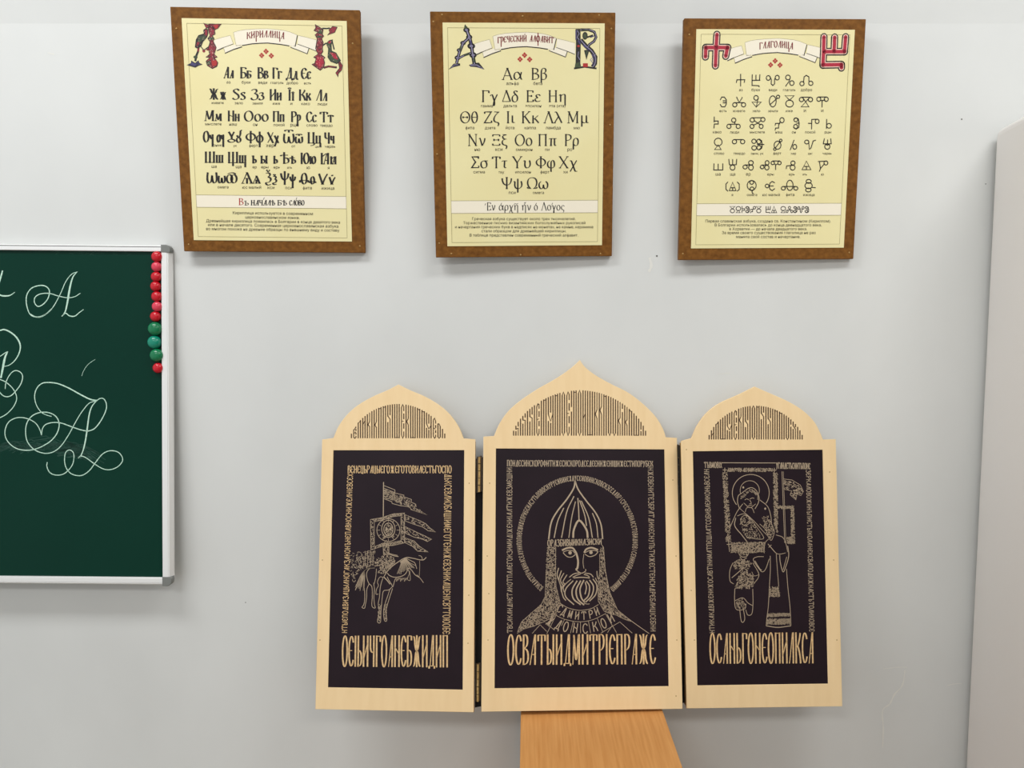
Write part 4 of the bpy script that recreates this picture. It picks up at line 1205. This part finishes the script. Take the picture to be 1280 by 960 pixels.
pl(A, [(450, 115), (447, 510)], 1.5)
pl(A, [(455, 155), (580, 205), (580, 240), (682, 265), (682, 285), (770, 315), (765, 345), (820, 370), (800, 405), (945, 490), (765, 430), (752, 400), (700, 392), (640, 385), (548, 360), (545, 340), (455, 305)], 0.9)
pl(A, [(455, 185), (580, 235), (575, 330)], 0.8)
ht(A, [(455, 195), (575, 235), (570, 330), (455, 295)], 130, 2.2, 0.7)
ht(A, [(590, 265), (675, 280), (655, 380), (580, 350)], 90, 2.2, 0.7, 0.4)
ht(A, [(685, 295), (765, 330), (740, 390), (680, 370)], 60, 2.0, 0.7)
ht(A, [(750, 350), (810, 375), (930, 485), (770, 430), (720, 395)], 70, 2.4, 0.6, -0.5)
fr = [(300, 545), (430, 522), (560, 480), (690, 470), (690, 810), (560, 840), (440, 848), (305, 890), (300, 545)]
fi = [(345, 568), (450, 548), (560, 510), (650, 500), (650, 785), (560, 805), (440, 815), (345, 855), (345, 568)]
pl(A, fr, 0.9)
pl(A, fi, 0.8)
for i in range(len(fr) - 1):
    ht(A, [fr[i], fr[i + 1], fi[i + 1], fi[i]], 70, 2.0, 0.7)
draw.stroke([A(*p) for p in ellipse(505, 665, 132, 130)], 1.0)
draw.stroke([A(*p) for p in ellipse(505, 650, 76, 98)], 1.2)
draw.stroke([A(*p) for p in ellipse(505, 655, 52, 72)], 1.2)
ht(A, ellipse(505, 645, 74, 96, 0, 180)[:-1] + [(440, 760), (480, 760), (460, 640), (505, 580), (555, 640), (540, 760), (570, 750)], 150, 2.0, 0.7)
for x, y in ((484, 655), (527, 655)):
    draw.poly([A(*p) for p in ellipse(x, y, 12, 16)[:-1]])
pl(A, [(505, 665), (498, 710), (520, 712)], 0.8)
for a in range(0, 360, 30):
    c, s = math.cos(a * D2R), math.sin(a * D2R)
    pl(A, [(505 + 95 * c, 665 + 95 * s), (505 + 130 * c, 665 + 130 * s)], 0.7)
for poly in ([(700, 490), (870, 560), (930, 590), (980, 640), (1045, 685), (960, 672), (900, 630), (780, 592), (700, 560)], [(700, 625), (830, 690), (920, 730), (1000, 770), (950, 795), (900, 770), (800, 745), (700, 700)], [(690, 750), (800, 790), (860, 850), (960, 915), (840, 905), (780, 850), (700, 810)]):
    pl(A, poly + poly[:1], 0.9)
    ht(A, poly, 150, 2.4, 0.7, -0.35)
pl(A, [(480, 780), (510, 830), (512, 945), (450, 945), (445, 830), (480, 780)], 0.9)
ht(A, [(480, 790), (510, 830), (510, 940), (450, 940), (447, 830)], 50, 2.0, 0.7)
ln(A, [(510, 930), (560, 945), (610, 955)], 1.0)
ln(B, [(560, 20), (610, 40), (665, 50)], 1.2)
ht(B, [(160, 10), (420, -20), (400, 130), (330, 170), (270, 180), (160, 340), (150, 120)], 190, 4.0, 0.55)
for x, y, r in ((215, 145, 24), (270, 130, 22), (200, 220, 22), (240, 60, 22), (300, 55, 20), (190, 300, 16)):
    draw.stroke([B(*p) for p in ellipse(x, y, r, r * 1.2, 0, 200)], 0.7)
for x in (310, 335, 370, 395):
    pl(B, [(x, -10), (x - 2, 150)], 0.7)
ln(B, [(410, 172), (360, 177), (330, 210), (325, 260), (345, 330), (380, 372), (385, 470), (380, 560), (390, 592), (418, 597), (408, 560), (402, 480), (408, 400), (400, 330)], 1.0)
ln(B, [(300, 385), (305, 480), (295, 560), (275, 592), (302, 600), (312, 560), (325, 480), (327, 400), (352, 340)], 1.0)
for k in range(22):
    t = k / 21
    ln(B, [(405, 172), (330 - 20 * t, 178 + 14 * t), (265 + 40 * t, 245 + 20 * t), (200 + 100 * t + random.uniform(-10, 10), 350 + random.uniform(0, 70))], 0.6)
ln(B, [(510, 262), (560, 190), (640, 122), (740, 62), (820, 68), (880, 82), (930, 85), (962, 58)], 1.3)
ln(B, [(880, 40), (905, 45), (918, 70), (905, 90)], 0.8)
for k in range(16):
    t = k / 15
    ln(B, [(740 - 60 * (1 - t), 64 + 40 * (1 - t)), (690 + 90 * t, 130 - 20 * t), (650 + 200 * t, 240 - 80 * t + random.uniform(-15, 15))], 0.7)
ln(B, [(740, 64), (800, 95), (840, 120), (860, 180)], 1.0)
ln(B, [(760, 172), (800, 190), (840, 242), (885, 272)], 1.1)
ln(B, [(770, 175), (740, 232), (690, 262), (620, 270), (570, 252), (545, 225)], 1.2)
ln(B, [(770, 190), (780, 230), (760, 290), (790, 300), (785, 200)], 0.8)
ln(B, [(545, 265), (560, 300), (590, 345), (605, 372), (622, 312), (636, 280)], 1.1)
for k in range(9):
    ln(B, [(640 + k * 14, 275), (645 + k * 14, 315 - (k % 3) * 12), (655 + k * 14, 275)], 0.6)
ln(B, [(500, 272), (472, 370), (462, 480), (448, 560), (460, 640), (440, 742), (472, 750), (478, 640), (490, 500), (505, 418), (560, 406), (602, 370)], 1.0)
ln(B, [(572, 402), (550, 470), (520, 560), (505, 640), (515, 730), (540, 730), (532, 640), (548, 560), (572, 480), (602, 390)], 1.0)
ht(B, [(450, 560), (480, 560), (478, 740), (445, 740)], 40, 2.6, 0.7, 1.5)
ht(B, [(515, 560), (545, 560), (535, 725), (510, 725)], 36, 2.6, 0.7, 1.5)
ht(B, [(420, 85), (520, 30), (620, 60), (640, 110), (560, 200), (520, 232), (440, 222), (470, 150), (410, 150)], 230, 3.0, 0.75)
ln(B, [(410, 150), (470, 140), (520, 120), (600, 150)], 1.0)
ln(B, [(430, 180), (420, 280), (400, 360)], 0.9)
ln(B, [(500, 270), (465, 270), (440, 320), (450, 360), (430, 400), (425, 450), (450, 450)], 0.9)
ln(B, [(505, 265), (540, 300), (575, 345)], 1.6)
ln(B, [(890, 95), (892, 170), (885, 270)], 0.6)
ln(B, [(860, 245), (900, 285), (932, 330)], 0.9)
big.build('band_lettering', M_GOLD, leafL, ZP)
draw.build('engraved_drawing', M_TAN, leafL, ZP)

# middle leaf
big, small, draw = Ink(), Ink(), Ink()
px_band(big, SC, 'ОСВЯТЫИДМИТРІЕПРАЖЕ', (633.3, 831.5), (820.5, 830.5), (633.3, 793.5), (820.5, 792.5), 3.1, 1.4, 8)
px_band(Ink(), SC, 'ПОИДЕСИНСКОРОФИТИЖЕСИСКОРОДСЕДЄЄНИЖЕНІЩИЖЕСТИПОРУБЕК', (633.5, 583), (816.8, 583.5), (633.5, 575), (816.8, 576), 1.2, 0.9, leaf=leafC, m=M_TAN)
px_band(Ink(), SC, 'ТВСЯКЛИДНЄТАКОТПАЛЕГОКЗИМИДІЖЕНИІЯЛТИЖЄВЗМЕШНИ', (640.6, 791.5), (640.2, 584), (634.2, 791.5), (633.3, 584), 1.2, 0.9, leaf=leafC, m=M_TAN)
px_band(Ink(), SC, 'НЖЕВЄНИТЄЗБРАТДИКЕСНУПЬТИЖЄСТЄНСИДРЄБЛИЦІСЕБНИ', (810.0, 584), (813.4, 790), (816.8, 584), (820, 790), 1.2, 0.9, leaf=leafC, m=M_TAN)
A, B = SC.crop(640, 570, 6.856), SC.crop(640, 670, 7.111)
# ring of letters round the head
ring = 'ВЗИДАЄТПРИДИНАСЕЛУНИПОПИВЕЩИЖЕПРИБЄИАСУТЬПОВОСНУРУЕИВИНЕЖДУСЕНОВИНСКОВЕНЗЄЕДАВРІСРЄСУКОВИЛСЕТОВИДНОВІСЄНИКОВДТІКЦІЛНИКО'
n = len(ring)
a0, a1 = 233.0, -54.0
pen_r = nib(1.1, 0.8, 0.2)
for k, ch in enumerate(ring):
    w, st, _ = glyph(ch)
    for pts, _s, _h in st:
        q = []
        for x, y in pts:
            y = max(-3, min(103, y))
            t = a0 + (a1 - a0) * (k + 0.12 + 0.76 * x / w) / n
            r = 1.0 + (y / 100 - 0.5) * 0.085
            q.append(A(560 + 498 * r * math.cos(t * D2R), 720 - 530 * r * math.sin(t * D2R)))
        small.stroke(q, pen_r)
for pts, w in (([(541, 212), (530, 275), (470, 372), (392, 470), (337, 570), (315, 712)], 2.6), ([(541, 212), (570, 290), (640, 388), (718, 488), (764, 590), (778, 712)], 2.4),
               ([(445, 445), (392, 560), (362, 702)], 1.9), ([(532, 345), (470, 480), (425, 702)], 1.8), ([(545, 390), (512, 530), (488, 702)], 1.6), ([(565, 360), (572, 460), (575, 545)], 1.9), ([(580, 380), (622, 500), (640, 600)], 1.8), ([(595, 385), (658, 530), (690, 702)], 1.8), ([(690, 490), (724, 580), (738, 702)], 1.7)):
    ln(A, pts, w)
ln(A, [(525, 702), (532, 630), (576, 552), (638, 630), (650, 702)], 3.4)
px_band(Ink(), SC, 'ОРАЗБИВЫИКНЯЗИСКИ', (684.4, 683.6), (752.6, 680.6), (684.2, 674.8), (752.6, 673.2), 1.5, 1.1, leaf=leafC, m=M_TAN)
ln(B, [(445, 128), (490, 108), (540, 108), (572, 150)], 3.0)
ln(B, [(455, 145), (490, 130), (540, 132), (562, 158)], 1.2)
ln(B, [(455, 150), (490, 183), (530, 188), (565, 165)], 1.3)
draw.poly([B(*p) for p in ellipse(517, 150, 15, 15)[:-1]])
ln(B, [(642, 150), (662, 118), (710, 105), (766, 125)], 3.0)
ln(B, [(650, 150), (690, 130), (740, 130), (766, 140)], 1.2)
ln(B, [(650, 163), (690, 184), (740, 170), (768, 138)], 1.3)
draw.poly([B(*p) for p in ellipse(703, 147, 15, 15)[:-1]])
ln(B, [(572, 150), (588, 220), (583, 282), (570, 298)], 3.4)
ln(B, [(565, 298), (600, 324), (625, 330), (655, 312), (655, 295)], 1.4)
ln(B, [(640, 160), (632, 230), (640, 290)], 0.9)
for pts in ([(510, 368), (550, 338), (600, 328)], [(540, 368), (580, 348), (612, 338)], [(648, 330), (700, 340), (725, 368)], [(640, 342), (672, 352), (690, 366)]):
    ln(B, pts, 1.5)
ln(B, [(548, 374), (620, 368), (692, 374)], 1.7)
for pts, w in (([(545, 398), (480, 470), (478, 540), (552, 612)], 1.9), ([(580, 398), (536, 480), (548, 560), (612, 612)], 2.3), ([(612, 398), (572, 480), (585, 560), (642, 615)], 2.5), ([(640, 392), (606, 470), (618, 550), (648, 592)], 2.5), ([(662, 400), (690, 450), (680, 530), (640, 575)], 2.1),
               ([(690, 392), (725, 450), (710, 530), (655, 590)], 2.1), ([(720, 382), (755, 440), (745, 520), (690, 580)], 1.9), ([(510, 398), (445, 462), (455, 540), (480, 575)], 1.7), ([(652, 410), (662, 460), (650, 520)], 1.9), ([(525, 385), (460, 450), (464, 500)], 1.4), ([(640, 600), (670, 606), (690, 604)], 1.0),
               ([(415, 285), (402, 350), (428, 425), (440, 500)], 1.7), ([(440, 308), (418, 390), (448, 470)], 1.7), ([(462, 330), (432, 392), (455, 440)], 1.6), ([(490, 345), (455, 405), (470, 430)], 1.5), ([(756, 312), (758, 350), (768, 385)], 1.3), ([(742, 372), (752, 395), (762, 412)], 1.3)):
    ln(B, pts, w)
mailL = [(312, 105), (390, 100), (388, 300), (392, 450), (430, 600), (412, 650), (370, 720), (290, 760), (200, 800), (100, 830), (48, 868), (60, 820), (90, 760), (180, 680), (260, 610), (295, 540), (305, 300)]
mailR = [(795, 75), (815, 100), (830, 300), (870, 500), (940, 660), (1060, 760), (1010, 745), (930, 705), (870, 690), (820, 670), (768, 580), (765, 460), (782, 300), (780, 160)]
ht(B, mailL, 2600, 2.8, 0.62)
ht(B, mailR, 1600, 3.2, 0.62, -1.2, 0.5)
for pts in (mailL, mailR):
    draw.stroke([B(*p) for p in pts], 0.7)
ln(B, [(940, 660), (1060, 755), (1220, 868)], 1.0)
# collar plates with letters
def tilt_letter(tf, ch, x, y, hgt, wid, rot, w):
    gw, st, _ = glyph(ch)
    c, s = math.cos(rot * D2R), math.sin(rot * D2R)
    for pts, _s, _h in st:
        draw.stroke([tf(x + ((a / gw - 0.5) * wid) * c - (-(b / 100 - 0.5) * hgt) * s, y + ((a / gw - 0.5) * wid) * s + (-(b / 100 - 0.5) * hgt) * c) for a, b in pts], w)


for ch, x, y, r in (('С', 425, 645, 30), ('Д', 462, 672, 24), ('М', 520, 696, 14), ('И', 580, 708, 6), ('Т', 640, 710, -2), ('Р', 702, 698, -10), ('И', 755, 672, -20)):
    tilt_letter(B, ch, x, y, 72, 40, r, 1.5)
for ch, x, y, r in (('Ж', 340, 760, 36), ('Д', 415, 788, 26), ('О', 480, 808, 16), ('Н', 565, 818, 8), ('С', 650, 824, -2), ('К', 738, 806, -10), ('О', 815, 778, -20), ('И', 880, 730, -28)):
    tilt_letter(B, ch, x, y, 88, 46, r, 1.6)
ln(B, [(430, 600), (500, 640), (600, 662), (700, 648), (770, 610)], 0.9)
ln(B, [(380, 700), (470, 742), (600, 764), (720, 745), (835, 690)], 0.8)
for pts in ([(400, 690), (310, 870)], [(470, 740), (440, 800)], [(545, 760), (520, 865)], [(610, 762), (610, 865)], [(680, 755), (700, 865)], [(760, 735), (810, 860)], [(830, 690), (930, 860)], [(960, 765), (1070, 865)], [(790, 865), (960, 765)], [(180, 868), (250, 790)], [(250, 790), (310, 850)], [(300, 770), (380, 840)], [(890, 800), (850, 860)]):
    pl(B, pts, 0.8)
big.build('band_lettering', M_GOLD, leafC, ZP)
small.build('halo_lettering', M_TAN, leafC, ZP)
draw.build('engraved_drawing', M_TAN, leafC, ZP)

# right leaf
big, small, draw = Ink(), Ink(), Ink()
px_band(big, SR, 'ОСАНЬГОНЕОПИЛКСА', (886.8, 830), (1018.4, 829.5), (886.8, 792), (1018.4, 790.5), 2.8, 1.3, 8)
px_band(Ink(), SR, 'ТЪВМОВІХ', (880.4, 585), (903, 585), (880.4, 577.6), (903, 577.6), 1.15, 0.9, leaf=leafR, m=M_TAN)
px_band(Ink(), SR, 'УГАИДЕТЬСНИТЬПОНЕ', (970.3, 586), (1013.4, 586.5), (970.3, 578), (1013.4, 579), 1.15, 0.9, leaf=leafR, m=M_TAN)
px_band(Ink(), SR, 'НТИКАКДВІЖЕНИЖОСЛВТІНИМАТПЕШЛЯТСОБИВЛЕИКОНЬВСЕЛН', (893.6, 792), (886.6, 586), (887.3, 792), (880.2, 586), 1.15, 0.9, leaf=leafR, m=M_TAN)
px_band(Ink(), SR, 'ЗЕРКАЛОВОЖИНЪПИСТЬІКОЛЯНЕКСВЯПОДИЖНАСТЪТОЛИКОВСЕ', (1008.0, 587), (1012.2, 790), (1013.6, 587), (1018.3, 790), 1.15, 0.9, leaf=leafR, m=M_TAN)
A, B = SR.crop(875, 570, 8), SR.crop(875, 680, 8)
pl(A, [(222, 68), (760, 70)], 1.2)
for poly, nn in (([(228, 165), (275, 165), (312, 860), (262, 860)], 480), ([(272, 122), (728, 124), (728, 158), (272, 155)], 260), ([(735, 165), (778, 165), (782, 790), (745, 700)], 380), ([(780, 500), (940, 500), (940, 528), (780, 528)], 90), ([(912, 528), (942, 528), (952, 878), (915, 878)], 220), ([(872, 810), (915, 810), (915, 878), (872, 878)], 70), ([(312, 868), (648, 862), (648, 968), (312, 968)], 420)):
    ht(A, poly, nn, 2.4, 0.65)
for x, y in ((250, 140), (746, 142), (290, 885)):
    pl(A, [(x - 20, y), (x + 20, y)], 1.2)
    pl(A, [(x, y - 22), (x, y + 22)], 1.2)
pl(A, [(290, 885), (298, 960)], 1.0)
draw.stroke([A(*p) for p in ellipse(510, 370, 185, 185, 140, 395)], 1.1)
draw.stroke([A(*p) for p in ellipse(500, 345, 96, 97, 160, 380)], 0.9)
ln(A, [(395, 520), (378, 460), (385, 400), (420, 372), (500, 318), (560, 340), (592, 410), (585, 470), (552, 530)], 1.1)
ht(A, [(415, 400), (500, 325), (570, 360), (575, 400), (500, 350), (430, 430), (400, 440)], 110, 2.6, 0.65)
for pts in ([(450, 440), (470, 430), (490, 438)], [(500, 432), (525, 420), (545, 425)], [(500, 440), (515, 475), (495, 480)], [(480, 500), (505, 495), (525, 490)], [(440, 470), (500, 518), (560, 480)], [(520, 340), (575, 380), (580, 440)]):
    ln(A, pts, 0.9)
ln(A, [(430, 480), (372, 560), (335, 640), (300, 720)], 1.0)
ln(A, [(600, 440), (680, 508), (712, 610), (716, 690)], 1.0)
ln(A, [(395, 520), (440, 560), (540, 650), (640, 760), (682, 800)], 0.9)
ln(A, [(360, 620), (350, 700), (420, 790), (475, 862)], 1.3)
ln(A, [(375, 600), (440, 580), (500, 620), (560, 700), (640, 820), (560, 830), (470, 810)], 0.9)
ht(A, [(390, 640), (480, 600), (560, 700), (620, 830), (480, 830), (400, 720)], 170, 3.0, 0.6)
draw.stroke([A(*p) for p in ellipse(455, 645, 45, 50)], 0.9)
ln(A, [(455, 560), (470, 520), (520, 520), (545, 570)], 0.9)
for x, y in ((435, 315), (655, 528)):
    draw.poly([A(*p) for p in ellipse(x, y, 9, 11)[:-1]])
pl(A, [(822, 155), (850, 870)], 0.9)
pl(A, [(835, 155), (862, 870)], 0.7)
ht(A, [(835, 245), (920, 255), (1000, 300), (1035, 355), (1010, 395), (970, 380), (960, 435), (905, 390), (920, 350), (840, 325)], 190, 2.6, 0.75, -0.2)
pl(A, [(835, 230), (920, 240), (1005, 290), (1037, 355), (1012, 397), (972, 380), (962, 440), (905, 390), (920, 350), (840, 332)], 0.8)
ht(A, [(620, 600), (690, 600), (720, 680), (745, 750), (710, 840), (670, 790), (640, 700), (640, 660)], 170, 2.4, 0.65)
ln(A, [(640, 720), (660, 660), (700, 650), (735, 720), (745, 770), (715, 845), (680, 800)], 0.9)
ln(A, [(600, 680), (660, 740), (680, 790)], 0.9)
ln(A, [(690, 830), (655, 870), (640, 960)], 0.9)
ln(A, [(762, 790), (830, 815), (862, 880), (880, 960)], 1.0)
pl(A, [(682, 880), (745, 955)], 1.2)
pl(A, [(690, 915), (716, 890)], 1.1)
ln(B, [(745, 75), (775, 100), (820, 100), (860, 90)], 0.9)
ln(B, [(705, 120), (706, 250), (697, 420), (686, 620), (670, 750), (664, 820)], 1.0)
ln(B, [(868, 250), (880, 420), (900, 600), (910, 740), (912, 820)], 1.0)
ln(B, [(664, 820), (780, 836), (912, 820)], 1.4)
for poly, nn in (([(680, 695), (905, 695), (908, 722), (678, 730)], 170), ([(672, 752), (910, 748), (912, 805), (666, 806)], 330), ([(697, 430), (790, 430), (805, 530), (690, 530)], 190)):
    ht(B, poly, nn, 2.2, 0.65)
ln(B, [(640, 128), (575, 130), (535, 158), (585, 240), (625, 280), (660, 250), (695, 150)], 1.0)
ln(B, [(550, 170), (600, 250), (620, 262)], 1.4)
ln(B, [(765, 100), (772, 200), (790, 430)], 0.9)
ln(B, [(880, 20), (890, 120), (860, 230), (832, 280), (805, 180), (800, 110)], 1.2)
ln(B, [(870, 130), (840, 240), (832, 262)], 1.0)
draw.stroke([B(*p) for p in ellipse(440, 75, 52, 60)], 1.0)
ht(B, ellipse(440, 75, 50, 58)[:-1], 60, 3.0, 0.6)
ln(B, [(400, 130), (430, 160), (470, 140)], 1.0)
ht(B, [(330, 190), (400, 150), (490, 170), (530, 200), (470, 260), (540, 330), (542, 420), (500, 450), (350, 450), (370, 350), (430, 250), (350, 250)], 520, 2.6, 0.65)
ln(B, [(330, 190), (300, 270), (303, 370), (340, 402)], 1.0)
ln(B, [(320, 340), (380, 290), (440, 235)], 1.2)
ln(B, [(530, 190), (592, 310), (542, 400)], 1.0)
ln(B, [(520, 280), (545, 320), (590, 310)], 0.8)
ln(B, [(350, 450), (348, 560), (365, 655), (448, 652), (462, 600)], 1.0)
ln(B, [(530, 450), (532, 600), (520, 700), (480, 712), (460, 660)], 1.0)
ln(B, [(400, 660), (412, 760), (430, 786), (450, 750), (437, 660)], 1.1)
ln(B, [(350, 570), (430, 540), (480, 590), (528, 618)], 1.0)
ht(B, [(365, 570), (430, 545), (460, 600), (450, 650), (370, 650)], 60, 2.6, 0.6, 1.4)
big.build('band_lettering', M_GOLD, leafR, ZP)
draw.build('engraved_drawing', M_TAN, leafR, ZP)

# hinges, and black strips added as shade in the gaps between the leaves
def between(Ma, Mb, ya0, ya1, za, wa, wb):
    pa = [Ma @ Vector((wa / 2000, y / 1000, za / 1000)) for y in (ya0, ya1)]
    pb = [Mb @ Vector((-wb / 2000, y / 1000, za / 1000)) for y in (ya0, ya1)]
    return pa, pb


def hinge(Ma, Mb, wa, wb, y0, y1, m=M_BRASS):
    """brass butt hinge: two leaves and a knuckle in five barrels standing in the gap"""
    bm = bmesh.new()
    pa, pb = between(Ma, Mb, y0, y1, -8, wa, wb)
    mid = [(pa[i] + pb[i]) / 2 for i in (0, 1)]
    ax = mid[1] - mid[0]
    R = ax.to_track_quat('Z', 'Y').to_matrix().to_4x4()
    n = 5
    kn = bmesh.new()
    for k in range(n):
        c = mid[0] + ax * ((k + 0.5) / n)
        bmesh.ops.create_cone(kn, cap_ends=True, segments=14, radius1=0.0021, radius2=0.0021, depth=ax.length / n * 0.9, matrix=Matrix.Translation(c + Vector((0, -0.003, 0))) @ R)
    for side in (pa, pb):
        c = [(side[i] * 0.7 + mid[i] * 0.3) for i in (0, 1)]
        d = Vector((0, 0.0012, 0))
        q = [c[0] - d, mid[0] - d, mid[1] - d, c[1] - d, c[0] + d, mid[0] + d, mid[1] + d, c[1] + d]
        vs = [bm.verts.new(p) for p in q]
        for f in ((0, 1, 2, 3), (7, 6, 5, 4), (0, 4, 5, 1), (1, 5, 6, 2), (2, 6, 7, 3), (3, 7, 4, 0)):
            bm.faces.new([vs[j] for j in f])
    plates = bm_obj('hinge', bm, M_BRONZE, trip, TI, smooth=False)
    bm_obj('hinge_knuckle', kn, m, plates)
    return plates


def shade_strip(Ma, Mb, wa, wb, y0, y1, z):  # black sheet behind a gap, standing in for its deep shade
    pa, pb = between(Ma, Mb, y0, y1, z, wa, wb)
    d = Vector((0, 0.001, 0))
    vs = [pa[0], pb[0], pb[1], pa[1]]
    vs = vs + [v + d for v in vs]
    return mesh_obj('gap_shade_strip', vs, [(0, 1, 2, 3), (7, 6, 5, 4), (0, 4, 5, 1), (1, 5, 6, 2), (2, 6, 7, 3), (3, 7, 4, 0)], M_BLACK, trip, TI, mm=False)


hinge(LMAT, CMAT, 285.3, 359.8, 143, 208)
hinge(LMAT, CMAT, 285.3, 359.8, -225, -160)
shade_strip(LMAT, CMAT, 285.3, 359.8, -238, 205, -17)
shade_strip(CMAT, RMAT, 359.8, 281.5, -236, 232, -14)
hinge(CMAT, RMAT, 359.8, 281.5, 143, 208, M_BLACK)
for o, S, pts in ((leafL, SL, [(586.5, 604), (587, 700), (586, 744), (585, 804), (403, 700), (400, 800)]), (leafC, SC, [(612, 604), (609, 695), (611, 742), (610, 800), (841, 600), (845, 695), (846, 800), (845, 870)]), (leafR, SR, [(858, 562), (864, 738), (868, 800), (1037, 590), (1042, 700), (1046, 800)])):
    for p in pts:
        x, y = S.px(*p)
        bm = bmesh.new()
        bmesh.ops.create_cone(bm, cap_ends=True, segments=8, radius1=0.0010, radius2=0.0010, depth=0.0004)
        bm_obj('pin_head', bm, M_PLYS, o, Matrix.Translation((x / 1000, y / 1000, 0.0001)))
